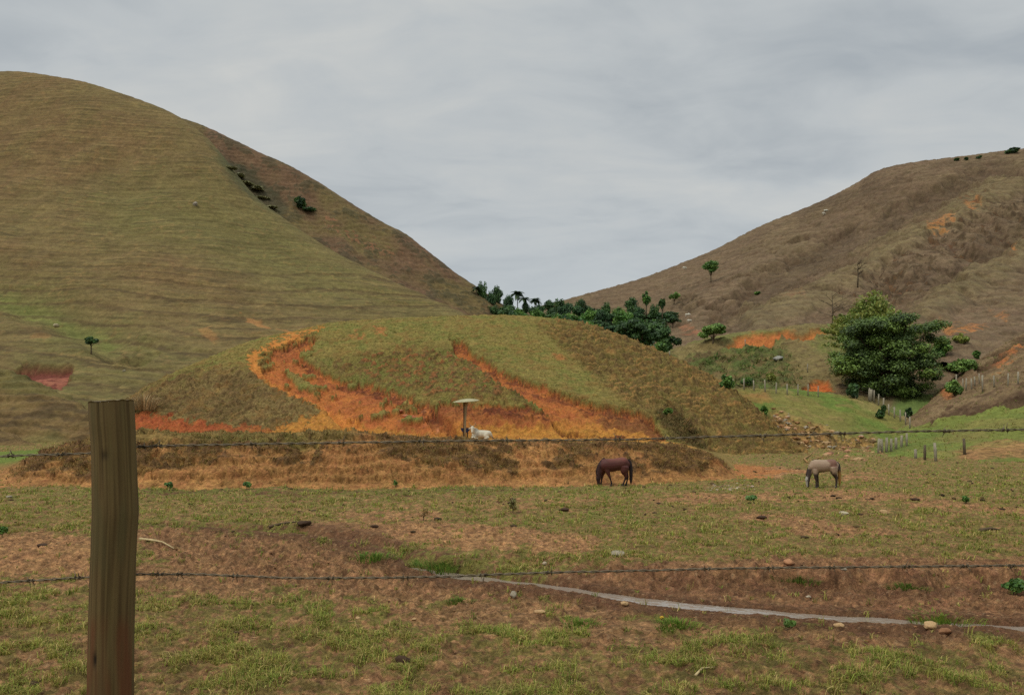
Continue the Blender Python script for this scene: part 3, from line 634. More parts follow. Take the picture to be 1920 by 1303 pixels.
sc1 = band(qx, qy, [(1730, 792, 4), (1790, 770, 9), (1850, 755, 12), (1920, 742, 14), (2100, 712, 16)], .5)
sc2 = band(qx, qy, [(1835, 695, 5), (1860, 675, 9), (1890, 650, 9), (1930, 628, 8)], .5)
dirt = poly(qx, qy, [(1790, 855), (1830, 838), (1900, 826), (1980, 824), (1980, 850), (1880, 862), (1810, 866)], 6)
Z = Z + n2 * .18 + n3 * .07 + up * (n2 * .25 + n3 * .15) - .7 * sc1 - .9 * sc2
C = mixc(np.broadcast_to(c(112, 118, 58), X.shape + (3,)), c(126, 116, 66), sm(-.1, .4, n1) * .8)
C = mixc(C, c(126, 104, 78), up)
C = mixc(C, c(96, 74, 56), up * sm(.0, .4, n2 + n3 * .3) * .6)
C = mixc(C, c(78, 58, 44), sc1 * .8); C = mixc(C, c(84, 64, 46), sc2 * .8)
C = mixc(C, c(180, 110, 66), band(qx, qy, [(1860, 695, 4), (1890, 672, 5), (1920, 650, 4)], .5) * .7 + poly(qx, qy, [(1765, 735), (1790, 730), (1790, 748), (1770, 750)], 4) * .7)
C = mixc(C, mixc(np.broadcast_to(c(164, 120, 82), X.shape + (3,)), c(118, 84, 58), sm(0, .4, n3)), dirt * .8)
C = mixc(C, c(92, 116, 50), poly(qx, qy, [(1560, 870), (1700, 820), (1760, 800), (1760, 830), (1640, 870)], 14) * .5)
terrain('near_slope', X, Y, Z, C, M_HILL, 4)
NSL = (X, Y, Z, PX, PY, up, dirt)

# ---- valley floor under the wood
FV = {px: [(120, 800), (150, 745), (180, 700 + max(0, px - 1250) * .2), (220, 664), (270, 630), (320, 606), (380, 597), (450, 604)] for px in (820, 1000, 1150, 1300, 1400)}
X, Y, Z, PX, PY = loft(FV, 820, 1400, 120, [10, 10, 14, 16, 16, 10, 6])
Z = Z + fbm(X * .05, Y * .05, 3, 951) * 1.2
terrain('valley_floor', X, Y, Z, np.broadcast_to(c(84, 84, 52), X.shape + (3,)).copy(), M_HILL, 2)

# ---- rays onto the finished ground
_bv = {}
for nm, g in SURF:
    nr, nc = g.shape[:2]
    key = nm
    while key in _bv: key += '_'
    _bv[key] = BVHTree.FromPolygons([tuple(v) for v in g.reshape(-1, 3)], [tuple(f) for f in grid_faces(nr, nc).tolist()])
def hit(px, py, only=None):
    """the ground point seen at a photo pixel (or the nearest row below it that has ground)"""
    for dy in (0, 1.5, 3, 5, 8, 12):
        h = _hit(px, py + dy, only)
        if h is not None:
            if dy: print('no ground at', px, py, '-> row', py + dy)
            return h
    return None
def _hit(px, py, only=None):
    d = Vector(((px - 960) / F, 1, (HZ - py) / F)).normalized()
    best = None
    for nm, b in _bv.items():
        if only and nm not in only: continue
        h = b.ray_cast(Vector((0, 0, HC)), d)
        if h[0] is not None and (best is None or h[3] < best[3]): best = h
    return best[0] if best else None
def drop(x, y, only=None):
    """ground height under a point"""
    z = -1e9
    for nm, b in _bv.items():
        if only and nm not in only: continue
        h = b.ray_cast(Vector((x, y, 400)), Vector((0, 0, -1)))
        if h[0] is not None: z = max(z, h[0].z)
    return z if z > -1e8 else 0.0
# ------------------------------------------------------------------ grass
def blades(P, col, h, wd, lean=.5, seg=2, seed=1):
    """bent blades of grass at points P; one row of h / wd / col per blade"""
    r = np.random.default_rng(seed); n = len(P)
    az = r.uniform(0, 2 * np.pi, n); ln = r.uniform(.15, 1.0, n) * lean
    d = np.stack([np.cos(az), np.sin(az), np.zeros(n)], 1); s = np.stack([-np.sin(az + r.normal(0, .5, n)), np.cos(az), np.zeros(n)], 1)
    up = np.array([0, 0, 1.0])
    h = h[:, None]; w = wd[:, None] * .5; ln = ln[:, None]
    mid = P + up * h * .55 + d * h * ln * .35
    tip = P + up * h * (1 - .35 * ln) + d * h * ln
    if seg == 1:
        V = np.stack([P - s * w - up * .02, P + s * w - up * .02, tip], 1).reshape(-1, 3)
        i = np.arange(n) * 3
        Fc = np.stack([i, i + 1, i + 2], 1); k = 3
    else:
        V = np.stack([P - s * w - up * .02, P + s * w - up * .02, mid - s * w * .8, mid + s * w * .8, tip], 1).reshape(-1, 3)
        i = np.arange(n) * 5
        Fc = np.concatenate([np.stack([i, i + 1, i + 3], 1), np.stack([i, i + 3, i + 2], 1), np.stack([i + 2, i + 3, i + 4], 1)]); k = 5
    return V, Fc, np.repeat(col * 1.5, k, axis=0)
def scatter(X, Y, Z, dens, seed):
    """random points on a terrain grid, `dens` per square metre"""
    r = np.random.default_rng(seed)
    e1 = np.stack([np.diff(X, axis=1)[:-1], np.diff(Y, axis=1)[:-1], np.diff(Z, axis=1)[:-1]], -1)
    e2 = np.stack([np.diff(X, axis=0)[:, :-1], np.diff(Y, axis=0)[:, :-1], np.diff(Z, axis=0)[:, :-1]], -1)
    area = np.linalg.norm(np.cross(e1, e2), axis=-1)
    n = r.poisson(np.clip(dens[:-1, :-1] * area, 0, 30))
    i, j = np.nonzero(n); rep = n[i, j]; i = np.repeat(i, rep); j = np.repeat(j, rep)
    a = r.random(len(i))[:, None]; b = r.random(len(i))[:, None]
    P = np.stack([X[i, j], Y[i, j], Z[i, j]], 1) + a * e1[i, j] + b * e2[i, j]
    return P, i, j
PAL = np.stack([c(114, 124, 54), c(126, 124, 60), c(100, 112, 48), c(140, 130, 70), c(166, 146, 96), c(124, 104, 64)])
r = np.random.default_rng(3)
parts = []
# near pasture
clump = sm(-.05, .45, fbm(Xg * .9, Yg * .9, 3, 1001) + .3 * fbm(Xg * 3, Yg * 3, 2, 1003))
inview = (np.abs(PXg - 960) < 1010)
dens = GRASS_MASK * clump * np.interp(Yg, [8.3, 8.5, 12, 18, 26, 45, 50, 95], [0, 300, 240, 95, 36, 11, 3.5, 1]) * inview + 2.0 * inview * (Yg < 40) * (Yg > 8.5) * (1 - CH)
P, i, j = scatter(Xg, Yg, Zg, dens, 5)
nb = np.where(P[:, 1] < 18, 9, np.where(P[:, 1] < 30, 7, 5))
vig = r.random(len(P)) ** 2.2
tone = r.random(len(P))
lus = np.clip(.18 + lushm[i, j] + r.normal(0, .3, len(P)), 0, 1)
idx = np.repeat(np.arange(len(P)), nb)
m = len(idx)
dist = P[idx, 1]
rad = (.02 + .07 * vig[idx]) * np.sqrt(r.random(m)) * np.interp(dist, [8, 40, 90], [1, 2.0, 3])
aa = r.uniform(0, 2 * np.pi, m)
BP = P[idx] + np.stack([np.cos(aa) * rad, np.sin(aa) * rad, np.zeros(m)], 1)
hh = (.04 + .15 * vig[idx]) * r.uniform(.6, 1.3, m) * np.interp(dist, [8, 40, 90], [1, 1.1, 1.3])
ww = np.maximum(.009, dist * .0008) * r.uniform(.7, 1.4, m)
u_ = r.random(m)
pick = np.where(u_ < .12, 4, np.where(u_ < .2, 5, np.where(u_ < .2 + .8 * (1 - lus[idx]) * .55, 3, np.where(tone[idx] < .33, 0, np.where(tone[idx] < .7, 1, 2)))))
cc = PAL[pick] * r.uniform(.6, 1.4, m)[:, None]
V, Fc, K = blades(BP, cc, hh, ww, 1.5, 2, 7)
o = link('grass', make_mesh('grass', V, Fc, K, False), M_GRASS); tag(o, 'short uneven green and straw grass over the trodden pasture', 'grass', kind='stuff')
print('field blades', m)

def tuft_field(name, label, G, dens, hrange, wrange, pal, seed, nbl=6, spread=.12):
    X, Y, Z = G[:3]
    P, i, j = scatter(X, Y, Z, dens * (np.abs(G[3] - 960) < 1010), seed)
    r = np.random.default_rng(seed); idx = np.repeat(np.arange(len(P)), nbl); m = len(idx)
    rad = spread * np.sqrt(r.random(m)); aa = r.uniform(0, 2 * np.pi, m)
    BP = P[idx] + np.stack([np.cos(aa) * rad, np.sin(aa) * rad, np.zeros(m)], 1)
    sz = r.random(len(P))[idx]
    hh = (hrange[0] + (hrange[1] - hrange[0]) * sz ** 2) * r.uniform(.6, 1.2, m)
    ww = r.uniform(*wrange, m)
    pal = np.stack(pal); cc = pal[(r.random(len(P)) * len(pal)).astype(int)][idx] * r.uniform(.8, 1.2, m)[:, None]
    V, Fc, K = blades(BP, cc, hh, ww, 1.3, 1, seed)
    o = link(name, make_mesh(name, V, Fc, K, False), M_GRASS); tag(o, label, 'grass', kind='stuff')
    print(name, label[:20], m)
X, Y, Z, PX, PY, scar, rough, C_, path, hed, flank, low_l = MND
vis = sm(104, 101, Y)
n_ = fbm(X * .7, Y * .7, 3, 1101)
tuft_field('grass', 'olive pasture grass and tufts on the orange scarred mound', MND, (1 - np.clip(scar + path, 0, 1)) * vis * (2.0 + (4 - 2.5 * low_l) * rough * sm(-.1, .3, n_)), (.05, .24), (.03, .07), [c(116, 108, 56), c(126, 110, 62), c(106, 102, 52), c(122, 96, 60), c(108, 94, 58)], 1103, 6, .16)
tuft_field('undergrowth', 'dark weedy growth spilling down the right end of the cutting', MND, hed * 11 * (1 - scar), (.12, .45), (.05, .09), [c(84, 76, 44), c(98, 86, 52), c(92, 70, 46), c(74, 70, 40)], 1105, 7, .2)
X, Y, Z, PX, PY, gmask, face = BNK
tuft_field('grass', 'dry brown tufts hanging on the face of the earth bank', BNK, (gmask * 20 + .8) * (Y < 48), (.05, .30), (.025, .05), [c(118, 94, 56), c(98, 80, 50), c(132, 108, 64), c(84, 66, 42), c(112, 100, 54)], 1107, 7, .12)
n_ = fbm(HL[0] * .2, HL[1] * .2, 3, 1109)
X, Y, Z, PX, PY, bushy = FOOT
tuft_field('undergrowth', 'green scrub and weeds on the slope under the orange cutting', FOOT, bushy * sm(-.1, .3, fbm(X * .3, Y * .3, 3, 1111)) * 2.2 * sm(145, 140, Y), (.2, 1.1), (.10, .25), [c(84, 102, 50), c(70, 90, 44), c(104, 110, 60), c(92, 84, 52)], 1113, 8, .5)
X, Y, Z, PX, PY, rub = KNO
tuft_field('grass', 'short grass on the green knoll and its stony edge', KNO, (1 - rub * .7) * 1.2 * sm(101, 98, Y), (.05, .28), (.04, .08), [c(112, 116, 58), c(124, 116, 64), c(100, 110, 52)], 1115, 5, .2)
X, Y, Z, PX, PY, up, dirt = NSL
tuft_field('grass', 'green and dry grass on the slope at the right edge', NSL, (1 - dirt * .8) * 1.6 * sm(118, 112, Y), (.06, .40), (.04, .09), [c(112, 118, 58), c(124, 112, 66), c(104, 112, 54), c(118, 96, 64)], 1117, 5, .2)

# ------------------------------------------------------------------ trees
def tube(path, radii, sides=7, cap=True):
    path = np.asarray(path, float); n = len(path)
    V = []
    for k in range(n):
        t = path[min(k + 1, n - 1)] - path[max(k - 1, 0)]; t /= np.linalg.norm(t) + 1e-9
        a = np.cross(t, [0.31, .95, .05] if abs(t[2]) > .8 else [0, 0, 1.0]); a /= np.linalg.norm(a); b = np.cross(t, a)
        for s in range(sides):
            q = 2 * np.pi * s / sides
            V.append(path[k] + radii[k] * (np.cos(q) * a + np.sin(q) * b))
    Fq = [(k * sides + s, k * sides + (s + 1) % sides, (k + 1) * sides + (s + 1) % sides, (k + 1) * sides + s) for k in range(n - 1) for s in range(sides)]
    V = np.array(V); T = []
    if cap:
        V = np.vstack([V, path[0], path[-1]]); a0 = len(V) - 2
        T = [(a0, (s + 1) % sides, s) for s in range(sides)] + [(a0 + 1, (n - 1) * sides + s, (n - 1) * sides + (s + 1) % sides) for s in range(sides)]
    return V, np.array(Fq), np.array(T).reshape(-1, 3)
def join(pieces):
    """pieces of (V, quads, tris) -> one"""
    V, Q, T, o = [], [], [], 0
    for v, q, t in pieces:
        V.append(v)
        if len(q): Q.append(np.asarray(q) + o)
        if len(t): T.append(np.asarray(t) + o)
        o += len(v)
    return np.vstack(V), [np.vstack(a) for a in (Q, T) if a]
def foliage(lumps, n, size, pal, seed, up=.5, aspect=1.6, shell=.45):
    r = np.random.default_rng(seed)
    Cc = np.array([l[0] for l in lumps], float); R = np.array([l[1] for l in lumps], float)
    wgt = (R[:, 0] * R[:, 1] + R[:, 0] * R[:, 2]) ; wgt = wgt / wgt.sum()
    k = r.choice(len(lumps), n, p=wgt)
    d = r.normal(size=(n, 3)); d /= np.linalg.norm(d, axis=1)[:, None]
    rad = r.random(n) ** shell
    P = Cc[k] + d * rad[:, None] * R[k] * r.uniform(.85, 1.12, n)[:, None]
    nr = d * .8 + np.array([0, 0, up]) + r.normal(size=(n, 3)) * .55; nr /= np.linalg.norm(nr, axis=1)[:, None]
    t = np.cross(nr, r.normal(size=(n, 3))); t /= np.linalg.norm(t, axis=1)[:, None]; b = np.cross(nr, t)
    s = size * r.uniform(.6, 1.4, n)[:, None]
    V = np.stack([P - t * s * aspect * .5, P + b * s * .5 - t * s * .1, P + t * s * aspect * .5, P - b * s * .5 + t * s * .1], 1).reshape(-1, 3)
    i = np.arange(n) * 4
    pal = np.stack(pal); lp = r.integers(0, len(pal), len(lumps))
    pick = np.where(r.random(n) < .65, lp[k], r.integers(0, len(pal), n))
    cc = pal[pick] * r.uniform(.75, 1.25, n)[:, None]
    return V, np.stack([i, i + 1, i + 2, i + 3], 1), np.repeat(cc * 2.0, 4, axis=0)
DG = [c(44, 62, 36), c(52, 74, 38), c(38, 54, 34), c(62, 84, 42)]
MG = [c(70, 98, 44), c(60, 88, 40), c(84, 108, 50), c(56, 78, 40)]
LG = [c(82, 106, 50), c(74, 96, 44), c(94, 114, 56), c(68, 88, 42)]
OG = [c(112, 114, 56), c(100, 108, 50), c(124, 122, 66), c(90, 100, 46)]
def round_lumps(r, W, H, z0, n, flat=1.0, rr=(.22, .36), fill=.85):
    """lumps of a crown W wide and H tall, its underside at z0"""
    L_ = []
    for k in range(n):
        d = r.normal(size=3); d /= np.linalg.norm(d)
        f = r.random() ** .4 * fill
        q = r.uniform(*rr)
        L_.append(((d[0] * f * W * .5 * (1 - q * .6), d[1] * f * W * .5 * (1 - q * .6), z0 + H * .5 + d[2] * f * H * .5 * (1 - q * .5)), (q * W * .5, q * W * .5, q * H * .5 * flat + .05 * H)))
    return L_
def trunk_of(lumps, h0, rad, seed, lean=(0, 0), nl=6):
    r = random.Random(seed)
    top = np.mean([l[0] for l in lumps], axis=0)
    fork = np.array([lean[0] * .5, lean[1] * .5, h0])
    pc = [tube([(0, 0, -.4), (lean[0] * .15, lean[1] * .15, h0 * .4), fork, fork * .4 + top * .6], [rad * 1.25, rad, rad * .85, rad * .35])]
    for l in r.sample(lumps, min(nl, len(lumps))):
        e = np.array(l[0]); mid = fork * .45 + e * .55 + np.array([0, 0, -.08 * h0])
        pc.append(tube([fork - np.array([0, 0, .1 * h0]), mid, e], [rad * .55, rad * .35, rad * .12], 5))
    return join(pc)
def tree(name, label, cat, loc, lumps, nleaf, size, pal, seed, h0, rad, group=None, lean=(0, 0), up=.5, rotz=0, nl=6, shell=.45, crown='crown'):
    t = thing(name, label, cat, loc, rotz, group)
    V, Fc = trunk_of(lumps, h0, rad, seed, lean, nl)
    link('trunk', make_mesh('trunk', V, Fc), M_BARK, t)
    V, Fc, K = foliage(lumps, nleaf, size, pal, seed, up, shell=shell)
    link(crown, make_mesh(crown, V, Fc, K, False), M_LEAF, t)
    return t
def world(px, py, Yd):
    return Vector(((px - 960) / F * Yd, Yd, HC + (HZ - py) / F * Yd))
rn = np.random.default_rng(11)

# the wood in the saddle between the hills: a few kinds, then one tree per crown
def wood_kind(k):
    r = np.random.default_rng(40 + k); pal = [DG, DG, [c(46, 68, 42), c(40, 58, 38), c(58, 80, 46), c(36, 50, 34)], MG][k]
    lp = round_lumps(r, [9.5, 7, 10, 8][k], [6, 7.5, 5.5, 7][k], [6.0, 5.0, 6.5, 5.5][k], 18, 1.0, (.28, .5))
    return lp, pal
WOODS = 'trees of the wood between the two hills'
kinds = []
def on_floor(px, Yd):
    x = (px - 960) / F * Yd
    return Vector((x, Yd, drop(x, Yd, ('valley_floor', 'brown_hill'))))
spots = []
# skyline crowns: photo column, photo row of the top, distance, width in pixels, kind
for px, top, Yd, wpx, kd in [(905, 527, 300, 22, 1), (934, 535, 305, 26, 0), (921, 545, 298, 24, 2), (952, 552, 300, 30, 2), (1030, 561, 310, 34, 0), (1048, 560, 315, 26, 1), (1066, 568, 310, 26, 2), (1088, 560, 300, 30, 0), (1105, 572, 300, 28, 2), (1136, 566, 290, 22, 1), (1120, 578, 290, 26, 0), (1160, 575, 285, 30, 3), (1182, 556, 280, 30, 0), (1198, 572, 275, 28, 2), (1228, 570, 268, 22, 1), (1010, 570, 305, 26, 2), (986, 566, 300, 26, 0)]:
    spots.append((px, top, Yd, wpx, kd))
for row, (Yd, pL, pR, t0, t1) in enumerate([(285, 925, 1255, 566, 590), (268, 945, 1250, 578, 592), (250, 965, 1262, 590, 600), (232, 990, 1225, 602, 606), (214, 1020, 1200, 612, 616), (196, 1060, 1180, 624, 628)]):
    n = int((pR - pL) / (26 + row * 3))
    for k in range(n + 1):
        px = pL + (pR - pL) * k / n + rn.normal(0, 5)
        spots.append((px, t0 + (t1 - t0) * k / n + rn.normal(0, 5), Yd + rn.normal(0, 5), rn.uniform(34, 58) * 250 / Yd, int(rn.choice([0, 0, 1, 2, 2, 3]))))
KL = ['dark rounded tree crown in the wood between the hills', 'tall narrow dark tree in the wood between the hills', 'bluish dark green tree in the wood between the hills', 'lighter mid green tree in the wood between the hills']
protos = {}
for px, top, Yd, wpx, kd in spots:
    b = on_floor(px, Yd)
    H = max(4.0, HC + (HZ - top) / F * Yd - b.z)
    Wd = wpx / F * Yd
    if kd not in protos:
        lp, pal = wood_kind(kd)
        H0 = max(l[0][2] + l[1][2] for l in lp); W0 = [9.5, 7, 10, 8][kd]
        t = tree('tree', KL[kd], 'tree', b, lp, 1900, .5, [q * 1.2 for q in pal], 60 + kd, H0 * .35, .22, WOODS)  # leaf colours lightened to carry the wood's slight haze
        protos[kd] = (t, H0, W0)
    else:
        t = copy_tree(protos[kd][0], b, rn.uniform(0, 6.28))
    _, H0, W0 = protos[kd]
    t.scale = (Wd / W0, Wd / W0, H / H0)
# low growth that closes the wood
r = np.random.default_rng(55); LB = []
for _ in range(420):
    f = r.random(); Yd = 175 + 135 * f
    pL = np.interp(f, [0, .25, .5, 1], [1085, 1010, 965, 900]); pR = np.interp(f, [0, .3, .6, 1], [1225, 1225, 1255, 1130])
    b = on_floor(r.uniform(pL, pR), Yd); s = r.uniform(2.2, 4.2)
    LB.append(((b.x, b.y, b.z + s * .5), (s, s, s * r.uniform(.6, 1.0))))
V, Fc, K = foliage(LB, 36000, .62, DG + [c(50, 66, 44), c(58, 76, 46), c(44, 60, 42)], 56)
tag(link('woods', make_mesh('woods', V, Fc, K, False), M_LEAF), 'dense dark understorey closing the wood between the two hills', 'woods', kind='stuff')
# palms on the skyline
def palm(label, px, top, Yd, cw, seed, pal=DG, group=None):
    r = np.random.default_rng(seed)
    b = on_floor(px, Yd); H = HC + (HZ - top) / F * Yd - b.z
    t = thing('palm_tree', label, 'palm', b, 0, group)
    V, Q, T = tube([(0, 0, -.5), (.1, 0, H * .5), (0, 0, H * .82)], [.22, .17, .15], 7)
    link('trunk', make_mesh('trunk', V, [Q, T]), M_BARK, t)
    Vs, Fs, Ks, o = [], [], [], 0
    for k in range(22):
        az = k * 2.4 + r.normal(0, .2); el = r.uniform(-.2, 1.15); Lf = cw * r.uniform(.8, 1.1)
        d = np.array([math.cos(az), math.sin(az)])
        pts = []
        for s in np.linspace(0, 1, 7):
            pts.append(np.array([*(d * Lf * s * math.cos(el * (1 - .5 * s))), H * .82 + Lf * (math.sin(el) * s - .75 * s * s)]))
        pts = np.array(pts); sd = np.array([-d[1], d[0], 0])
        wv_ = np.array([.1, .5, .6, .55, .45, .3, .05]) * cw * .33
        Vk = np.concatenate([pts - sd * wv_[:, None] - np.array([0, 0, .3]) * wv_[:, None], pts, pts + sd * wv_[:, None] - np.array([0, 0, .3]) * wv_[:, None]])
        fk = [(a * 7 + s, a * 7 + s + 1, (a + 1) * 7 + s + 1, (a + 1) * 7 + s) for a in (0, 1) for s in range(6)]
        Vs.append(Vk); Fs.append(np.array(fk) + o); o += len(Vk); Ks.append(np.tile(pal[k % 4] * r.uniform(.8, 1.2), (len(Vk), 1)))
    link('fronds', make_mesh('fronds', np.vstack(Vs), np.vstack(Fs), np.vstack(Ks), False), M_LEAF, t)
palm('tallest dark palm on the skyline of the wood', 970, 537, 302, 3.6, 1)
palm('dark palm half hidden just right of the tallest palm', 982, 548, 299, 3.0, 2)
palm('short spreading palm on the wood skyline right of the two tall palms', 1003, 552, 306, 3.2, 3)
palm('small ragged palm at the left end of the wood on the ridge', 893, 524, 298, 2.4, 4)

def single(name, label, cat, px, top, base, Yd, wpx, n, size, pal, seed, flat=.8, clear=.35, nlump=14, trad=.16, only=None, group=None, rr=(.25, .42), up=.6, at=None):
    x = (px - 960) / F * Yd
    z = HC + (HZ - base) / F * Yd if base else drop(x, Yd)
    b = Vector((x, Yd, z))
    H = HC + (HZ - top) / F * Yd - z; W = wpx / F * Yd
    lp = round_lumps(np.random.default_rng(seed), W, H * (1 - clear), H * clear, nlump, flat, rr)
    return tree(name, label, cat, b, lp, n, size, pal, seed, H * clear * .9 + .1, trad, group, up=up)
def at_hit(px, py, only=None):
    h = hit(px, py, only)
    return h
def single_hit(name, label, cat, px, base, top, wpx, n, size, pal, seed, **k):
    h = hit(px, base)
    return single(name, label, cat, px, top, base, h.y, wpx, n, size, pal, seed, **k)
# trees standing out before or above the wood
x_ = 1212
single('slender_tree', 'tall slender tree with bare lower trunk at the right end of the wood', 'tree', 1212, 542, 592, 262, 20, 1300, .42, MG, 71, .9, .38, 12, .2)
single('tree', 'narrow dark tree just right of the slender bare trunked tree', 'tree', 1242, 556, 596, 262, 17, 900, .42, DG, 72, .9, .3, 10, .2)
single_hit('tree', 'small bright green tree alone on the brown hill beside the wood', 'tree', 1264, 572, 546, 24, 1400, .40, LG, 73, clear=.3)
single_hit('tree', 'lone umbrella shaped tree on the brown hillside at right', 'tree', 1333, 530, 490, 40, 3600, .42, MG, 74, clear=.35, nlump=11, rr=(.28, .45), trad=.22)
single('spreading_tree', 'big dark spreading tree at the near edge of the wood behind the mound', 'tree', 1196, 594, 668, 172, 104, 12000, .34, DG, 75, .55, .2, 34, .5, rr=(.2, .34))
single('tree', 'dark low tree at the right foot of the big spreading tree', 'tree', 1250, 614, 668, 168, 60, 5000, .34, DG, 76, .7, .15, 18, .35, rr=(.25, .4))
single('shrub', 'bright green bush in front of the dark spreading tree', 'bush', 1238, 640, 672, 160, 44, 2600, .30, MG, 77, .9, .1, 12, .1)
single('shrub', 'small green bush where the foothill meets the mound', 'bush', 1284, 652, 668, 152, 22, 900, .28, MG, 78, .8, .1, 8, .08)
single_hit('shrub', 'light green open shrub on top of the foothill', 'bush', 1337, 643, 606, 66, 3200, .30, LG, 79, flat=.6, clear=.15, nlump=16, rr=(.2, .34))
single_hit('tree', 'tiny lone umbrella tree with thin trunk on the green left hill', 'tree', 171, 664, 629, 30, 1500, .26, DG, 80, flat=.7, clear=.48, nlump=9, rr=(.3, .45), trad=.12)
single_hit('shrub', 'dark round bush against the brown ridge, largest on it', 'bush', 562, 392, 366, 30, 1500, .6, DG, 81, clear=.05)
single_hit('shrub', 'low flat dark bush right of the round bush on the ridge', 'bush', 580, 398, 388, 28, 900, .6, DG, 82, clear=.05)
GS = 'dark shrubs in the gully of the left hill'
g0 = None
for k, (px, py, wpx) in enumerate([(432, 318, 20), (450, 334, 26), (462, 348, 22), (478, 358, 26), (494, 374, 20), (512, 392, 18)]):
    h = hit(px, py)
    if g0 is None:
        lp = round_lumps(np.random.default_rng(83), 4, 2.2, .1, 10, .8, (.3, .5))
        g0 = tree('shrub', 'dull olive shrub in the gully of the left hill', 'bush', h, lp, 600, .6, [c(100, 98, 66), c(112, 106, 74), c(90, 88, 60)], 83, .4, .1, GS)
        t = g0
    else: t = copy_tree(g0, h, k * 1.7)
    s = wpx / F * h.y / 4; t.scale = (s * 1.5, s * 1.3, s * .6)
single_hit('shrub', 'dark bush on the skyline of the right hill at the photo edge', 'bush', 1897, 288, 277, 26, 800, .7, DG, 84, clear=.05)
for k, (px, py, wp, lb) in enumerate([(1792, 299, 12, 'low dark bush on the right hill skyline, first from the left'), (1812, 298, 10, 'low dark bush on the right hill skyline, middle one of three'), (1836, 295, 12, 'low dark bush on the right hill skyline, last before the big bush')]):
    single_hit('shrub', lb, 'bush', px, py + 3, py - 3, wp, 260, .6, DG, 85 + k, clear=.05, nlump=6)
# shrubs by the fences and on the slopes
for k, (px, base, top, wp, pal, lb) in enumerate([
    (1650, 785, 766, 16, DG, 'dark round bush at the foot of the fence on the knoll'), (1657, 772, 760, 10, DG, 'small dark bush just above the round one by the knoll fence'), (1703, 780, 763, 14, DG, 'dark bush right of the fence line in the green hollow'),
    (1252, 776, 764, 18, LG, 'small bright leafy plant above the right end of the cutting'), (1432, 777, 760, 14, MG, 'small green bush at the left edge of the stony gully'),
    (1808, 700, 668, 62, LG, 'lime green spreading shrub on the right slope below the scarp'), (1790, 742, 712, 36, LG, 'light green sapling among the posts right of the big tree'), (1830, 672, 655, 18, MG, 'small green bush on the slope above the lime green shrub'),
    (1765, 668, 628, 50, MG, 'mid green bush growing out of the right side of the big tree'), (1800, 644, 624, 34, OG, 'yellowish bush on the bank right of the big tree'), (1600, 746, 716, 30, DG, 'dark bush at the left foot of the big tree'),
    (1362, 727, 700, 34, MG, 'green bush on the scrubby slope behind the mound edge'), (1400, 722, 706, 26, MG, 'low green bush right of the scrub by the mound'), (1445, 715, 698, 24, OG, 'olive bush in the middle of the scrubby slope'),
    (1420, 553, 546, 12, MG, 'single green shrub low on the brown hillside')]):
    h = hit(px, base)
    d = {0: 108}.get(k, h.y)
    single('shrub', lb, 'bush', px, top, base, h.y, wp, int(500 + wp * 45), .12 + h.y * .0012, pal, 100 + k, clear=-.12, nlump=16, trad=.06, rr=(.2, .42))
# weeds at the foot of the bank and in the pasture
def weed(label, px, py, h, w, pal, seed, n=60, name='weed', cat='weed', lean=1.2):
    p = hit(px, py); r = np.random.default_rng(seed)
    aa = r.uniform(0, 6.28, n); rad = w * .5 * r.random(n) ** .9 * (1 + .35 * np.sin(aa * 3 + seed))
    B = np.stack([np.cos(aa) * rad, np.sin(aa) * rad, -.01 * np.ones(n)], 1)
    pal = np.stack(pal)
    V, Fc, K = blades(B, pal[r.integers(0, len(pal), n)] * (r.uniform(.6, 1.15, n) * .92)[:, None] * np.array([1.28, 1, .95]), h * r.uniform(.3, .95, n), np.full(n, max(.012, p.y * .0009)) * r.uniform(.7, 1.5, n), lean, 2, seed)
    o = link(name, make_mesh(name, V, Fc, K, False), M_GRASS); o.location = p
    return tag(o, label, cat)
def leafy(label, px, py, h, w, pal, seed, n=120, size=.05):
    p = hit(px, py); lp = round_lumps(np.random.default_rng(seed), w, h * .8, h * .2, 7, .9, (.3, .5))
    return tree('leafy_plant', label, 'plant', p, lp, n, size, pal, seed, h * .25, h * .03, nl=5, crown='leaves')
leafy('green leafy plant at the foot of the bank right of the post', 316, 917, .38, .5, MG, 201, 260, .09)
leafy('green leafy plant at the bank foot, second right of the post', 463, 917, .36, .45, MG, 202, 260, .09)
leafy('pale yellow green plant at the middle of the bank foot', 741, 913, .36, .2, LG, 203, 120, .08)
leafy('blue green weed beside the soil track below the dark horse', 1408, 943, .36, .55, [c(80, 110, 62), c(70, 98, 56), c(96, 120, 70)], 204, 220, .09)
leafy('brown spiky weed in the grass below the bank, left of the dark horse', 962, 962, .55, .5, [c(92, 92, 50), c(108, 96, 56), c(84, 74, 46)], 205, 260, .05)
leafy('thin twiggy weed on the sandy ridge', 794, 977, .5, .5, [c(110, 88, 54), c(98, 80, 48)], 206, 110, .04)
leafy('dark green leafy weed at the left photo edge', 4, 1008, .35, .4, MG, 207, 220, .07)
leafy('small green sprig standing on the soil below the stream', 1481, 1180, .22, .28, LG, 208, 160, .05)
leafy('small green plant beside the grassy slope at the right photo edge', 1812, 944, .35, .4, MG, 209, 200, .08)
leafy('dark bushy weed on the stream bank at the right photo edge', 1900, 1115, .35, .7, MG, 210, 420, .06)
weed('bright green grass clump in the soil below the stream, left of centre', 1087, 1172, .16, .75, [c(88, 122, 48), c(76, 108, 42), c(108, 130, 60)], 221, 420, 'grass_tuft', 'grass tuft')
weed('bright green grass clump on the bare soil by the yellow flower', 1268, 1172, .17, .8, [c(88, 126, 48), c(76, 110, 42), c(108, 132, 60)], 222, 480, 'grass_tuft', 'grass tuft')
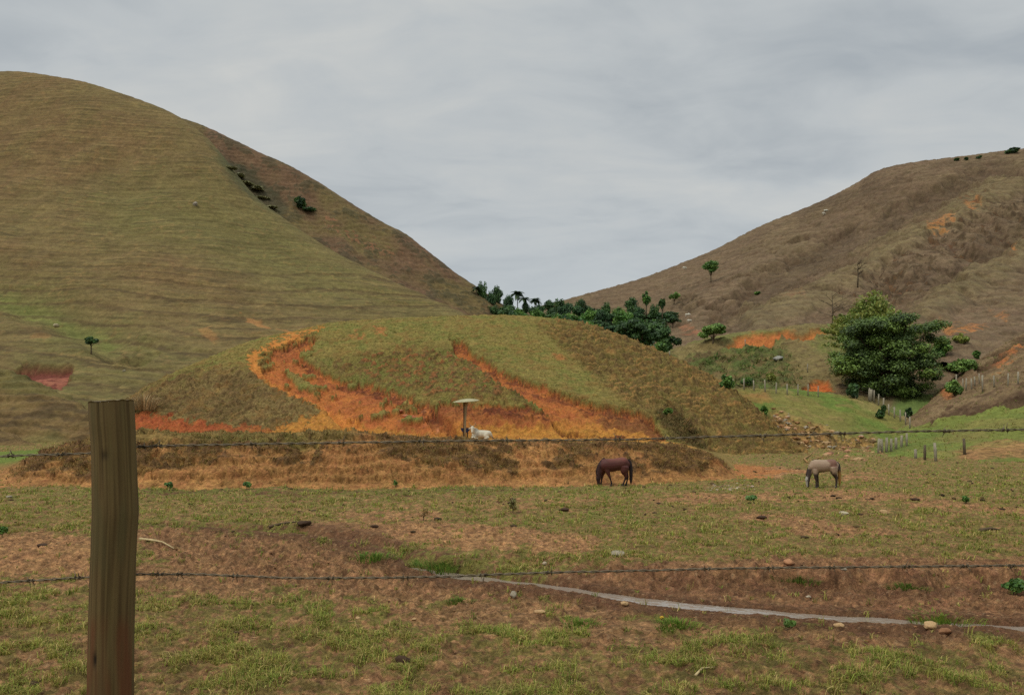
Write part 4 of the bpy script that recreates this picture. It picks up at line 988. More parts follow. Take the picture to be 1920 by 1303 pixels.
weed('long bright green grass patch on the far edge of the stream at right', 1762, 1160, .16, 1.2, [c(96, 132, 50), c(84, 116, 46), c(118, 136, 60)], 223, 620, 'grass_tuft', 'grass tuft')
weed('green grass patch under the cut bank at right', 1704, 1102, .16, .8, [c(82, 112, 48), c(70, 98, 42), c(100, 120, 60)], 224, 380, 'grass_tuft', 'grass tuft')
weed('green grass patch under the dark hollow of the cut bank', 1500, 1087, .15, .9, [c(82, 112, 48), c(74, 98, 44), c(98, 112, 60)], 225, 320, 'grass_tuft', 'grass tuft')
weed('green grass tufts lining the stream at its left bend', 830, 1062, .22, 1.4, [c(86, 124, 52), c(74, 108, 46), c(104, 126, 60)], 226, 700, 'grass_tuft', 'grass tuft')
weed('green grass tuft leaning over the upper stream', 700, 1046, .20, 1.1, [c(86, 124, 52), c(74, 108, 46), c(104, 126, 60)], 227, 360, 'grass_tuft', 'grass tuft')
weed('green grass tuft on the near side of the stream below the lower wire', 860, 1128, .14, .5, [c(86, 116, 50), c(74, 100, 44), c(104, 120, 60)], 228, 260, 'grass_tuft', 'grass tuft')
weed('pale dead grass bush behind the fence post', 268, 768, 1.9, 2.2, [c(146, 140, 108), c(130, 124, 94), c(160, 154, 122)], 229, 520, 'dry_bush', 'dry bush', .9)

# ---- the great tree on the right, tier over tier of flat sprays, and the bamboo behind
by = 112.0; bx = (1668 - 960) / F * by; bz = HC + (HZ - 752) / F * by
def P_(px, py, dy=0): return ((px - 960) / F * by - bx, dy, HC + (HZ - py) / F * by - bz)
r = np.random.default_rng(301); lumps = []
outline = [(1580, 690), (1572, 650), (1590, 610), (1625, 598), (1680, 600), (1720, 605), (1745, 630), (1748, 670), (1742, 700), (1715, 735), (1670, 745), (1610, 735)]
ox = np.array(outline, float)
k = 0
while k < 120:
    px, py = r.uniform(1555, 1765), r.uniform(590, 748)
    if poly(np.array(px), np.array(py), outline, .5) < .5: continue
    cxn = (px - 1662) / 92; czn = (py - 672) / 76
    dep = math.sqrt(max(0, 1 - min(1, .75 * (cxn ** 2 + czn ** 2)))) * 6.5
    q = P_(px, py, r.uniform(-dep, dep * .8)); s = r.uniform(.9, 1.7)
    lumps.append((q, (s * 1.2, s * 1.2, s * .62))); k += 1
for px, py, s in [(1566, 678, 1.6), (1575, 692, 1.6), (1590, 668, 1.7), (1600, 700, 1.8), (1752, 610, 1.1), (1740, 612, 1.5), (1752, 640, 1.3), (1680, 738, 1.8), (1640, 735, 1.8), (1700, 726, 1.6)]:
    lumps.append((P_(px, py, r.uniform(-3, 1)), (s * 1.3, s * 1.2, s * .5)))
tree('great_tree', 'great dark green tree with tiers of flat foliage in the hollow at right', 'tree', (bx, by, bz), lumps, 70000, .20, [c(70, 86, 44), c(60, 74, 42), c(82, 100, 48), c(52, 64, 38), c(94, 112, 54)], 302, 3.5, .55, up=1.1, nl=22, shell=.5)
t = thing('bamboo', 'feathery olive bamboo clump rising behind the great dark tree', 'bamboo', ((1634 - 960) / F * 118, 118, HC + (HZ - 748) / F * 118))
H = (748 - 545) / F * 118; pc = []; LV = []; r = np.random.default_rng(311)
for k in range(190):
    az = r.uniform(0, 6.28); sp_ = r.uniform(.3, 7.6) * (1 if r.random() < .8 else 1.15); h_ = H * (1.06 - .018 * sp_) * r.uniform(.84, 1.0)
    b0 = np.array([math.cos(az), math.sin(az), 0]) * r.uniform(.1, 1.3)
    d = np.array([math.cos(az), math.sin(az), 0])
    pth = [b0 + d * sp_ * s ** 2.4 + np.array([0, 0, h_ * (s - .16 * s ** 4 * sp_ / 4)]) for s in np.linspace(0, 1, 7)]
    pc.append(tube(pth, np.linspace(.06, .012, 7), 4, False))
    for s in np.linspace(.35, 1, 16):
        q = np.array(pth[min(5, int(s * 6))]) * (1 - (s * 6 % 1)) + np.array(pth[min(6, int(s * 6) + 1)]) * (s * 6 % 1)
        LV.append((q, (.55, .55, .42)))
V, Fc = join(pc); link('culms', make_mesh('culms', V, Fc), mat_plain('culm', c(112, 104, 58), .6, (8, .3)), t)
V, Fc, K = foliage(LV, 44000, .20, OG + [c(84, 98, 44), c(76, 92, 42)], 312, .2, 2.6)
link('foliage', make_mesh('foliage', V, Fc, K, False), M_LEAF, t)

# bare trees
def bare_tree(label, px, base, top, seed, Yd=None):
    h = hit(px, base); y = Yd or h.y; r = random.Random(seed)
    H = (base - top) / F * y; rad = max(.12, y * .0009)
    pc = [tube([(0, 0, -.3), (.1 * H * .2, 0, H * .5), (0, 0, H)], [rad, rad * .8, rad * .3], 6)]
    for k in range(14):
        z = H * r.uniform(.45, .95); az = r.uniform(0, 6.28); l = H * r.uniform(.15, .34)
        e = np.array([math.cos(az) * l, math.sin(az) * l, z + l * r.uniform(.2, .8)])
        pc.append(tube([(0, 0, z), e * .5 + np.array([0, 0, z * .5 + .05 * l]), e], [rad * .45, rad * .3, rad * .12], 4))
        for q in range(3):
            f = e + np.array([r.uniform(-1, 1), r.uniform(-1, 1), r.uniform(0, 1)]) * l * .5
            pc.append(tube([e * .8 + np.array([0, 0, z]) * .2, f], [rad * .2, rad * .1], 4))
    V, Fc = join(pc)
    o = link('bare_tree', make_mesh('bare_tree', V, Fc), M_BARK); o.location = (Vector(((px - 960) / F * y, y, HC + (HZ - base) / F * y)))
    tag(o, label, 'bare tree')
bare_tree('thin leafless tree left of the bamboo clump', 1560, 630, 548, 1, 147)
bare_tree('leafless pale tree on the brown hill above the bamboo', 1608, 540, 492, 2)
# ------------------------------------------------------------------ animals
def blob(pieces, voxel, name, colour, mat, smooth=6):
    """overlapping tapered limbs and masses fused into one continuous skin"""
    V, Fc = join(pieces)
    me = make_mesh(name + '_raw', V, Fc)
    o = bpy.data.objects.new(name + '_raw', me); COL.objects.link(o)
    m = o.modifiers.new('r', 'REMESH'); m.mode = 'VOXEL'; m.voxel_size = voxel; m.use_smooth_shade = True
    s = o.modifiers.new('s', 'SMOOTH'); s.iterations = smooth; s.factor = .5
    bpy.context.view_layer.update()
    ev = o.evaluated_get(bpy.context.evaluated_depsgraph_get())
    me2 = bpy.data.meshes.new_from_object(ev)
    bpy.data.objects.remove(o)
    n = len(me2.vertices); co = np.empty(n * 3, np.float32); me2.vertices.foreach_get('co', co); co = co.reshape(-1, 3).astype(float)
    at = me2.color_attributes.new('Col', 'FLOAT_COLOR', 'POINT')
    cc = np.ones((n, 4), np.float32); cc[:, :3] = np.clip(colour(co), 0, 1); at.data.foreach_set('color', cc.ravel())
    me2.name = name
    me2.materials.clear(); me2.materials.append(mat)
    return me2
def limb(pts, lat=1.0, sides=12, sub=5):
    """(x, y, z, r) joints -> a smooth closed limb; lat squeezes it sideways (y)"""
    p = np.array(pts, float)
    k = np.arange(len(p)); q = pchip(k, p, np.linspace(0, len(p) - 1, (len(p) - 1) * sub + 1)) if len(p) > 2 else p
    path, rad = q[:, :3], q[:, 3]
    # rounded ends
    t0 = path[0] - path[1]; t0 /= np.linalg.norm(t0); t1 = path[-1] - path[-2]; t1 /= np.linalg.norm(t1)
    path = np.vstack([path[0] + t0 * rad[0] * .6, path, path[-1] + t1 * rad[-1] * .6]); rad = np.concatenate([[rad[0] * .55], rad, [rad[-1] * .55]])
    V, Q, T = tube(path, rad, sides)
    if lat != 1.0:
        yc = np.concatenate([np.repeat(path[:, 1], sides), [path[0, 1], path[-1, 1]]])
        V[:, 1] = yc + (V[:, 1] - yc) * lat
    return V, Q, T
def ellip(cn, rad, n=10):
    th = np.linspace(0, np.pi, n + 1); path = np.stack([np.zeros(n + 1), np.zeros(n + 1), -np.cos(th)], 1)
    V, Q, T = tube(path, np.maximum(np.sin(th), .02), 14)
    return V * np.array(rad) + np.array(cn), Q, T
def horse(px, py, label, sp, tall_shift=0):
    h = hit(px, py)
    t = thing('horse', label, 'horse', h)
    s = sp['side']
    P = [limb(sp['trunk'], .86, 16), limb(sp['neck'], .55, 14), limb(sp['head'], .62, 12)]
    for k, l in enumerate(sp['legs']):
        yy = .15 if l[0] == 'near' else -.15
        yy = -yy
        pts = [(x, yy * (.75 if i == 0 else 1), z, r) for i, (x, z, r) in enumerate(l[1])]
        P.append(limb(pts, .85, 10))
    for e in (-.07, .07):
        a = sp['ear']; P.append(limb([(a[0], e * .6, a[1], .035), (a[2], e * 1.3, a[3], .012)], 1, 6, 2))
    link('body', blob(P, .022, 'horse_body', sp['col'], M_HIDE), None, t)
    hairm = mat_plain('horse_hair', sp['hair'], .7, (30, .4), None, stretch=(1, 1, .2))
    m = limb(sp['mane'], .35, 10); link('mane', make_mesh('mane', m[0], [m[1], m[2]]), hairm, t)
    tm = limb(sp['tail'], .8, 10)
    if 'tailcol' in sp:
        K = sp['tailcol'](tm[0]); link('tail', make_mesh('tail', tm[0], [tm[1], tm[2]], K), M_HIDE, t)
    else: link('tail', make_mesh('tail', tm[0], [tm[1], tm[2]]), hairm, t)
    hm = mat_plain('hoof', c(52, 44, 38), .5, (20, .2))
    for l in sp['legs']:
        x, z, r_ = l[1][-1]; yy = -.15 if l[0] == 'near' else .15
        v, q, tt = tube([(x - .015, yy, z - .03), (x, yy, z + .05)], [.062, .048], 10)
        link('hoof', make_mesh('hoof', v, [q, tt]), hm if l[2] is None else mat_plain('pale_hoof', l[2], .6, (20, .15)), t)
    for e in (-1, 1):
        a = sp['eye']; v, q, tt = ellip((a[0], e * a[2], a[1]), (.022, .012, .022), 6)
        link('eye', make_mesh('eye', v, [q, tt]), mat_plain('dark_eye', (.004, .004, .004), .2, (5, .1), spec=.5), t)
    return t
def col_bay(co):
    K = np.broadcast_to(c(84, 44, 38), co.shape).copy()
    K = mixc(K, c(112, 60, 50), sm(1.15, 1.38, co[:, 2]) * sm(-.5, -.2, co[:, 0]))  # lighter back: light from above painted into the coat
    K = mixc(K, c(40, 26, 26), sm(.55, .35, co[:, 2]))
    K = mixc(K, c(52, 32, 32), sm(-.62, -.72, co[:, 0]) * .8)
    return K
bay = dict(side=1, trunk=[(-.58, 0, 1.0, .27), (-.40, 0, 1.02, .335), (-.12, 0, 1.03, .325), (.16, 0, 1.07, .315), (.44, 0, 1.10, .325), (.62, 0, 1.06, .22)],
           neck=[(-.44, 0, 1.16, .26), (-.58, 0, .98, .235), (-.69, 0, .77, .18), (-.765, 0, .58, .135)], head=[(-.775, 0, .54, .125), (-.80, 0, .38, .125), (-.795, 0, .22, .09), (-.785, 0, .07, .07)],
           ear=(-.84, .56, -.93, .63), eye=(-.85, .36, .075),
           legs=[('near', [(-.38, .86, .17), (-.33, .66, .105), (-.25, .45, .062), (-.20, .30, .043), (-.16, .14, .05), (-.17, .04, .045)], None), ('far', [(-.50, .86, .15), (-.55, .62, .10), (-.60, .42, .062), (-.62, .25, .043), (-.645, .12, .05), (-.66, .04, .045)], None),
                 ('near', [(.48, .92, .24), (.46, .72, .175), (.52, .56, .095), (.545, .44, .068), (.47, .25, .045), (.42, .12, .052), (.40, .04, .045)], None), ('far', [(.56, .90, .22), (.57, .70, .15), (.64, .54, .085), (.67, .43, .066), (.65, .25, .045), (.62, .12, .052), (.60, .04, .045)], None)],
           mane=[(-.50, 0, 1.37, .05), (-.62, 0, 1.22, .09), (-.76, 0, .95, .10), (-.85, 0, .70, .08), (-.87, 0, .55, .05)], tail=[(.70, 0, 1.30, .05), (.78, 0, 1.15, .075), (.82, 0, .85, .09), (.82, 0, .50, .085), (.82, 0, .22, .06), (.82, 0, .10, .02)], col=col_bay, hair=c(38, 26, 26))
horse(1152, 911, 'dark bay brown horse grazing in front of the orange earth bank', bay)
def col_roan(co):
    K = np.broadcast_to(c(162, 136, 116), co.shape).copy()
    K = mixc(K, c(124, 88, 74), sm(.10, .22, co[:, 0] + .05 * np.sin(co[:, 2] * 20)) * sm(.62, .5, co[:, 0]) * sm(1.0, 1.1, co[:, 2] + .25 * (co[:, 0] - .3)))
    K = mixc(K, c(62, 50, 46), sm(.80, .62, co[:, 2]) * sm(-.62, -.56, co[:, 0]))
    K = mixc(K, c(70, 58, 54), sm(-.60, -.68, co[:, 0]) * sm(.98, .88, co[:, 2]))
    K = mixc(K, c(172, 164, 158), sm(.60, .54, co[:, 2]) * sm(-.67, -.71, co[:, 0]) * sm(-.70, -.745, co[:, 0] + .08))
    K = mixc(K, c(190, 180, 150), sm(.20, .16, co[:, 2]) * sm(.60, .63, co[:, 0]))
    K = mixc(K, c(70, 56, 48), sm(.87, .80, co[:, 2]) * sm(.98, .9, co[:, 2]) * (np.abs(co[:, 0]) < .3) * .8)
    return K
roan = dict(side=1, trunk=[(-.55, 0, 1.02, .25), (-.40, 0, 1.06, .32), (-.12, 0, 1.06, .305), (.16, 0, 1.09, .285), (.40, 0, 1.11, .29), (.56, 0, 1.08, .20)],
            neck=[(-.44, 0, 1.15, .25), (-.57, 0, .98, .21), (-.67, 0, .78, .155), (-.73, 0, .60, .12)], head=[(-.745, 0, .56, .12), (-.79, 0, .40, .12), (-.785, 0, .22, .085), (-.775, 0, .07, .068)],
            ear=(-.80, .58, -.89, .64), eye=(-.84, .38, .075),
            legs=[('near', [(-.46, .88, .16), (-.47, .66, .10), (-.45, .47, .062), (-.43, .32, .043), (-.43, .13, .05), (-.43, .04, .045)], None), ('far', [(-.32, .86, .15), (-.29, .62, .09), (-.25, .44, .06), (-.23, .28, .043), (-.22, .12, .05), (-.22, .04, .045)], None),
                  ('near', [(.40, .96, .24), (.42, .78, .165), (.50, .60, .09), (.545, .49, .068), (.55, .28, .045), (.54, .12, .052), (.53, .04, .045)], None), ('far', [(.48, .94, .22), (.52, .72, .13), (.61, .55, .085), (.65, .46, .066), (.655, .25, .045), (.64, .12, .052), (.64, .04, .045)], c(186, 176, 140))],
            mane=[(-.48, 0, 1.36, .04), (-.60, 0, 1.20, .07), (-.71, 0, .95, .085), (-.79, 0, .74, .075), (-.83, 0, .60, .05)], tail=[(.63, 0, 1.24, .045), (.70, 0, 1.10, .075), (.735, 0, .80, .08), (.75, 0, .48, .075), (.755, 0, .20, .045), (.755, 0, .12, .02)], col=col_roan, hair=c(58, 46, 44),
            tailcol=lambda v: mixc(np.broadcast_to(c(58, 48, 46), v.shape).copy(), c(160, 120, 62), sm(.95, .65, v[:, 2])))
horse(1545, 915, 'greyish roan horse with pale face grazing on the right', roan)

# the white cow lying by the trough
x_ = (886 - 960) / F * 59; h = Vector((x_, 59, drop(x_, 59, ('earth_bank', 'mound'))))
t = thing('cow', 'white humped cow lying beside the trough on the bank top', 'cow', h)
def col_cow(co):
    K = np.broadcast_to(c(196, 188, 172), co.shape).copy()
    K = mixc(K, c(140, 134, 126), sm(.10, .3, co[:, 0]) * sm(.62, .4, co[:, 0]) * sm(.15, .3, co[:, 2]) * .7)
    K = mixc(K, c(48, 40, 38), sm(.50, .45, co[:, 2]) * sm(.38, .42, co[:, 2]) * sm(-.36, -.42, co[:, 1]) * (np.abs(co[:, 0]) < .14))
    return K
P = [limb([(.12, 0, .36, .28), (.32, 0, .36, .335), (.62, 0, .34, .33), (.95, 0, .34, .32), (1.22, 0, .34, .29), (1.40, 0, .26, .16)], .9, 16), ellip((.28, 0, .66), (.17, .10, .15)),
     limb([(.16, 0, .46, .24), (.06, -.12, .66, .18), (.0, -.22, .82, .14)], .9, 12), limb([(.0, -.22, .90, .125), (0, -.30, .80, .13), (0, -.39, .64, .10), (0, -.45, .50, .085)], 1, 12),
     limb([(.22, -.20, .22, .14), (.05, -.34, .12, .09), (.30, -.44, .07, .06), (.44, -.46, .05, .05)], 1, 8), limb([(.05, .12, .22, .13), (-.02, -.05, .10, .08), (.06, -.36, .06, .055)], 1, 8),
     limb([(1.15, -.18, .38, .25), (1.02, -.34, .22, .17), (1.24, -.42, .10, .08), (1.05, -.50, .06, .05), (.9, -.52, .05, .045)], 1, 10), limb([(.10, 0, .24, .13), (.04, -.16, .30, .08)], .5, 8)]
for e in (-1, 1):
    P.append(limb([(e * .10, -.22, .86, .05), (e * .22, -.24, .80, .055), (e * .30, -.25, .72, .02)], .5, 8))
link('body', blob(P, .02, 'cow_body', col_cow, M_HIDE), None, t)
hornm = mat_plain('horn', c(150, 128, 100), .5, (10, .3))
for e in (-1, 1):
    v, q, tt = tube([(e * .09, -.20, .98), (e * .20, -.20, 1.06), (e * .25, -.18, 1.16), (e * .19, -.16, 1.27)], [.04, .034, .026, .008], 8)
    link('horn', make_mesh('horn', v, [q, tt]), hornm, t)
    v, q, tt = ellip((e * .115, -.32, .80), (.012, .02, .02), 6); link('eye', make_mesh('eye', v, [q, tt]), bpy.data.materials['dark_eye'], t)
v, q, tt = limb([(1.43, 0, .42, .03), (1.50, -.06, .22, .03), (1.54, -.14, .08, .05), (1.66, -.20, .06, .02)], 1, 8)
link('tail', make_mesh('tail', v, [q, tt], mixc(np.broadcast_to(c(180, 172, 158), v.shape).copy(), c(52, 42, 40), sm(1.49, 1.53, v[:, 0]))), M_HIDE, t)

# far cattle: a standing cow in small
def cow_far(px, py, label, rot, s=1.0, proto=[]):
    h = hit(px, py)
    if not proto:
        t = thing('cow', label, 'cow', h, rot, 'white cattle grazing on the right hill')
        P = [limb([(-.75, 0, 1.0, .30), (-.3, 0, .98, .36), (.3, 0, .98, .36), (.78, 0, 1.02, .26)], .8, 12), ellip((-.55, 0, 1.35), (.2, .12, .16)), limb([(-.7, 0, 1.1, .24), (-1.05, 0, .95, .17)], .8), limb([(-1.05, 0, .98, .15), (-1.35, 0, .72, .09)], .8)]
        for x in (-.62, .66):
            for y in (-.17, .17): P.append(limb([(x, y, .85, .16), (x + .03, y, .45, .07), (x, y, .06, .06)], 1, 8))
        link('body', blob(P, .05, 'far_cow_body', lambda co: np.broadcast_to(c(206, 198, 184), co.shape).copy(), M_HIDE, 3), None, t)
        v, q, tt = limb([(.95, 0, 1.2, .04), (1.02, 0, .8, .03), (1.02, 0, .4, .05)], 1, 6); link('tail', make_mesh('tail', v, [q, tt]), mat_plain('cow_tail', c(150, 140, 126), .8, (9, .2)), t)
        proto.append(t)
    else: t = copy_tree(proto[0], h, rot, 1, label, 'white cattle grazing on the right hill')
    t.scale = (s,) * 3
cow_far(1284, 506, 'white cow on the brown hill left of the lone tree', .4, 1.1)
cow_far(1289, 594, 'white cow low on the brown hill, upper of two near the shrub', 2.6, .9)
cow_far(1293, 605, 'white cow low on the brown hill, lower of two near the shrub', .2, .8)
cow_far(1545, 404, 'white cow high on the right hill, lower of two close together', .5, 1.0)
cow_far(1548, 398, 'white cow high on the right hill, upper of two close together', 2.9, .9)

# ------------------------------------------------------------------ salt shelter and trough
x_ = (871 - 960) / F * 61; h = Vector((x_, 61, drop(x_, 61, ('earth_bank', 'mound'))))
wood = mat_plain('weathered_wood', c(146, 130, 104), .9, (5, .35), .01, stretch=(4, 4, .4))
woodd = mat_plain('dark_wood', c(92, 76, 58), .9, (5, .35), .01, stretch=(4, 4, .4))
t = thing('salt_shelter', 'mushroom shaped shelter with round lid roof on a post by the cow', 'shelter', h)
v, q, tt = tube([(.05, 0, -.3), (.05, 0, .9), (.08, 0, 2.0), (.14, 0, 2.85)], [.065, .07, .085, .14], 10); link('post', make_mesh('post', v, [q, tt]), wood, t)
v, q, tt = tube([(-.06, .22, -.3), (-.06, .18, 1.2), (-.06, .12, 2.82)], [.05, .05, .06], 8); link('brace', make_mesh('brace', v, [q, tt]), woodd, t)
th = np.array([(0, .17), (.35, .15), (.75, .075), (1.02, .0), (1.05, -.025), (1.0, -.05), (.5, -.045), (0, -.045)])
nS = 28; a = np.arange(nS) * 2 * np.pi / nS
wob_ = 1 + .03 * np.sin(a * 3 + 1)
V = np.concatenate([np.stack([np.cos(a) * q0 * wob_, np.sin(a) * q0 * wob_, z0 + .012 * np.sin(a * 2) * q0 + np.zeros(nS)], 1) for q0, z0 in th])
Q = np.array([(k * nS + s, k * nS + (s + 1) % nS, (k + 1) * nS + (s + 1) % nS, (k + 1) * nS + s) for k in range(len(th) - 1) for s in range(nS)])
ro = link('roof', make_mesh('roof', V, Q), mat_plain('pale_lid', c(168, 160, 130), .8, (6, .25), .01), t); ro.location = (.10, 0, 2.92); ro.rotation_euler = (math.radians(4), math.radians(-4.5), 0)
x_ = (872 - 960) / F * 61.5; h2 = Vector((x_, 61.5, drop(x_, 61.5, ('earth_bank', 'mound'))))
t = thing('trough', 'dark blue half drum trough under the round shelter', 'trough', h2 + Vector((0, .55, 0)))
n = 20; ang = np.linspace(np.pi, 2 * np.pi, n)
outer = [(math.cos(q) * .36, math.sin(q) * .36) for q in ang]; inner = [(math.cos(q) * .335, math.sin(q) * .335) for q in ang[::-1]]
prof = np.array(outer + inner); m = len(prof); V = np.concatenate([np.stack([prof[:, 0], np.full(m, y), prof[:, 1] + .78], 1) for y in (-.42, .42)])
Q = [(s, (s + 1) % m, m + (s + 1) % m, m + s) for s in range(m)]
for o_ in (0, m):                       # the two closed ends
    Q += [(o_ + s, o_ + s + 1, o_ + m - 2 - s, o_ + m - 1 - s) for s in range(n - 1)]
ends = []
for y in (-.40, .40):
    e0 = len(V); V = np.vstack([V, [(math.cos(q) * .35, y, math.sin(q) * .35 + .78) for q in ang], [(0, y, .78)]])
    ends += [(e0 + s, e0 + s + 1, e0 + n) for s in range(n - 1)]
link('basin', make_mesh('basin', V, [np.array(Q), np.array(ends)], None, False), mat_plain('blue_plastic', c(36, 44, 78), .5, (7, .2)), t)
pc = [tube([(x, y, -.2), (x * .9, y, .52)], [.045, .045], 6) for x in (-.16, .16) for y in (-.3, .3)]
for p_ in pc: link('leg', make_mesh('leg', p_[0], [p_[1], p_[2]]), woodd, t)

# ------------------------------------------------------------------ stones, dung, wood lying about
def stone_mesh(seed, sub=3):
    bm = bmesh.new(); bmesh.ops.create_icosphere(bm, subdivisions=sub, radius=.5)
    v = np.array([q.co[:] for q in bm.verts]); r = np.random.default_rng(seed)
    d = fbm(v[:, 0] * 1.7 + seed, v[:, 1] * 1.7 + v[:, 2] * 1.3, 3, seed)
    v *= (1 + .28 * d)[:, None]
    for k in range(5):                                      # broken flat faces
        nn = r.normal(size=3); nn /= np.linalg.norm(nn); s = v @ nn; lim = r.uniform(.28, .42)
        v -= np.outer(np.maximum(0, s - lim) * .85, nn)
    fc = np.array([[q.index for q in f.verts] for f in bm.faces]); bm.free()
    return v, fc
STM = {}
def stone(label, px, py, wpx, hr, col, seed, name='stone', cat='stone', group=None):
    h = hit(px, py); s = wpx / F * h.y
    key = (seed % 7, tuple(np.round(col, 3)))
    if key not in STM:
        v, fc = stone_mesh(seed % 7)
        STM[key] = make_mesh(name, v, fc, np.tile(col, (len(v), 1)))
    o = link(name, STM[key], M_ROCK); o.location = h + Vector((0, 0, s * hr * .25)); o.scale = (s, s * .8, s * hr); o.rotation_euler = (0, 0, seed * 1.3)
    return tag(o, label, cat, group)
TAN = c(182, 148, 110); GREY = c(150, 138, 122); DUN = c(70, 52, 40)
for k, (px, py, wp, hr, col, lb) in enumerate([
    (1745, 1176, 34, .45, TAN, 'smooth tan stone at the near edge of the stream'), (1573, 1175, 22, .55, TAN, 'tan stone on the near edge of the stream, left of the smooth one'), (1770, 1188, 26, .55, c(140, 100, 74), 'brown stone just below the smooth tan stone'),
    (962, 1118, 16, .9, GREY, 'upright grey stone on the soil below the stream'), (1014, 1149, 24, .45, TAN, 'flat tan stone on the soil below the stream centre'), (1171, 1134, 18, .5, TAN, 'small tan stone touching the stream in the middle'),
    (1160, 1042, 34, .4, GREY, 'flat pale rock in the bank above the stream'), (1022, 1058, 10, .8, c(190, 170, 150), 'tiny pale stone in the grass above the stream bend'), (1582, 966, 20, .6, c(176, 164, 142), 'pale stone in the grass below the roan horse'), (1658, 964, 18, .6, TAN, 'tan stone in the grass right of the pale stone below the roan horse'),
    (1480, 1057, 26, .5, c(176, 128, 96), 'reddish stone on the edge of the cut bank'), (16, 933, 14, .5, GREY, 'pale stone in the grass at the left photo edge'), (776, 1162, 10, .5, TAN, 'little tan stone low in the soil, left of centre'), (672, 1160, 14, .5, TAN, 'pale pebble lying in the grass left of the dark dung pile'),
    (1515, 1120, 10, .6, c(186, 170, 150), 'white pebble on the muddy wash'), (105, 613, 12, .8, c(176, 160, 132), 'pale boulder on the green left hill above the red scar'), (366, 386, 12, .7, c(160, 148, 138), 'pale rock high on the left hill'), (1458, 675, 24, .45, c(140, 136, 130), 'pale grey boulder on the foothill slope'),
    (752, 772, 10, .7, c(188, 126, 100), 'pinkish boulder in the gully left of the shelter, upper one'), (760, 782, 12, .6, c(186, 120, 92), 'pinkish boulder in the gully left of the shelter, lower one'), (232, 697, 8, .7, c(170, 160, 140), 'small pale rock on the lower left hill'), (1582, 1068, 12, .5, GREY, 'small grey stone under the lower wire')]):
    stone(lb, px, py, wp, hr, col, k + 3)
for k, (px, py, wp, hr, lb) in enumerate([(80, 1024, 24, .35, 'dark flat dung pat on the sandy soil at left'), (755, 1242, 34, .45, 'dark dung pile in the foreground grass'), (962, 938, 14, .5, 'dark clod below the bank beside the stones'), (1714, 938, 18, .4, 'dark clod on the grass at the right of the soil track'), (1428, 972, 22, .35, 'dark dung pat beside the bare patch at right'), (1612, 965, 16, .3, 'flat dark pat between the two stones below the roan horse'), (700, 988, 18, .35, 'dark clod on the sandy ridge, left of the twiggy weed'), (570, 984, 34, .4, 'dark grassy hump left of the sandy ridge'), (1058, 958, 22, .35, 'dark clod right of the brown spiky weed'), (440, 1188, 18, .4, 'dark turned clod in the foreground grass, right of the post'), (66, 1283, 26, .4, 'dark hollow clod in the foreground at the left photo corner')]):
    stone(lb, px, py, wp, hr, DUN, k + 11, 'dung', 'dung')
# stony spill at the gully mouth, and pebbles strewn on the pasture
def strew(name, label, pts, seed, cols, cat='rubble'):
    r = np.random.default_rng(seed); Vs, Fs, Ks, o = [], [], [], 0
    base = [stone_mesh(k, 1) for k in range(5)]
    for (p, s) in pts:
        v, fc = base[r.integers(5)]
        a_ = r.uniform(0, 6.28); R_ = np.array([[math.cos(a_), -math.sin(a_), 0], [math.sin(a_), math.cos(a_), 0], [0, 0, 1]])
        vv = (v * np.array([1, r.uniform(.6, 1), r.uniform(.35, .75)]) * s) @ R_.T + np.array(p)
        Vs.append(vv); Fs.append(fc + o); o += len(vv); Ks.append(np.tile(cols[r.integers(len(cols))] * r.uniform(.75, 1.2), (len(vv), 1)))
    ob = link(name, make_mesh(name, np.vstack(Vs), np.vstack(Fs), np.vstack(Ks), False), M_ROCK); tag(ob, label, cat, kind='stuff')
r = np.random.default_rng(77)
X, Y, Z, PX, PY, rub = KNO
P, i, j = scatter(X, Y, Z, rub * 5.0 * (PX > 1425), 401)
strew('rubble', 'tan and grey broken stones filling the gully beside the knoll', [(p, .14 + .8 * r.random() ** 3) for p in P], 402, [TAN, GREY, c(150, 110, 74), c(120, 96, 66), c(176, 134, 104)])
pts = []
for _ in range(90):
    px, py = r.uniform(1535, 1660), r.uniform(832, 866)
    if abs((py - 850) / 17) + abs((px - 1600) / 66) > 1.1: continue
    q = hit(px, py)
    if q: pts.append((q, .18 + .7 * r.random() ** 2))
strew('rubble', 'pinkish brown stones spilled at the gully mouth behind the roan horse', pts, 403, [c(180, 132, 104), c(160, 112, 86), TAN, c(130, 92, 72)])
pts = [(q, .05 + .16 * r.random() ** 2) for q in (hit(r.normal(1366, 26), r.normal(914, 3.5)) for _ in range(130)) if q]
strew('rubble', 'heap of small pale stones on the grass between the horses', pts, 404, [c(186, 168, 150), c(170, 146, 126), GREY, c(150, 120, 96)])
X, Y = Xg, Yg
P, i, j = scatter(Xg, Yg, Zg, np.where((Yg > 8.5) & (Yg < 44), (1 - GRASS_MASK * .7) * np.interp(Yg, [8, 12, 16, 24, 44], [22, 14, 6, 1.2, .5]), 0) * inview * (1 - CH), 405)
strew('pebbles', 'pebbles and hard clods strewn over the trodden soil', [(p, (.018 + .06 * r.random() ** 3) * (1 + p[1] * .02)) for p in P], 406, [c(146, 106, 72), c(130, 94, 66), c(160, 126, 94), c(104, 74, 52), c(88, 62, 44), c(118, 80, 54)], 'pebbles')
P, i, j = scatter(Xg, Yg, Zg, np.where((Yg > 22) & (Yg < 60), np.where(R0 < 965, .55, .18), 0) * inview * sm(-.1, .3, fbm(Xg * .2, Yg * .2, 3, 407)), 408)
strew('clods', 'dark trodden clods and dung dotted over the far pasture', [(p + np.array([0, 0, .01]), .10 + .26 * r.random() ** 2) for p in P], 409, [c(74, 60, 42), c(60, 48, 36), c(90, 74, 48)], 'clods')

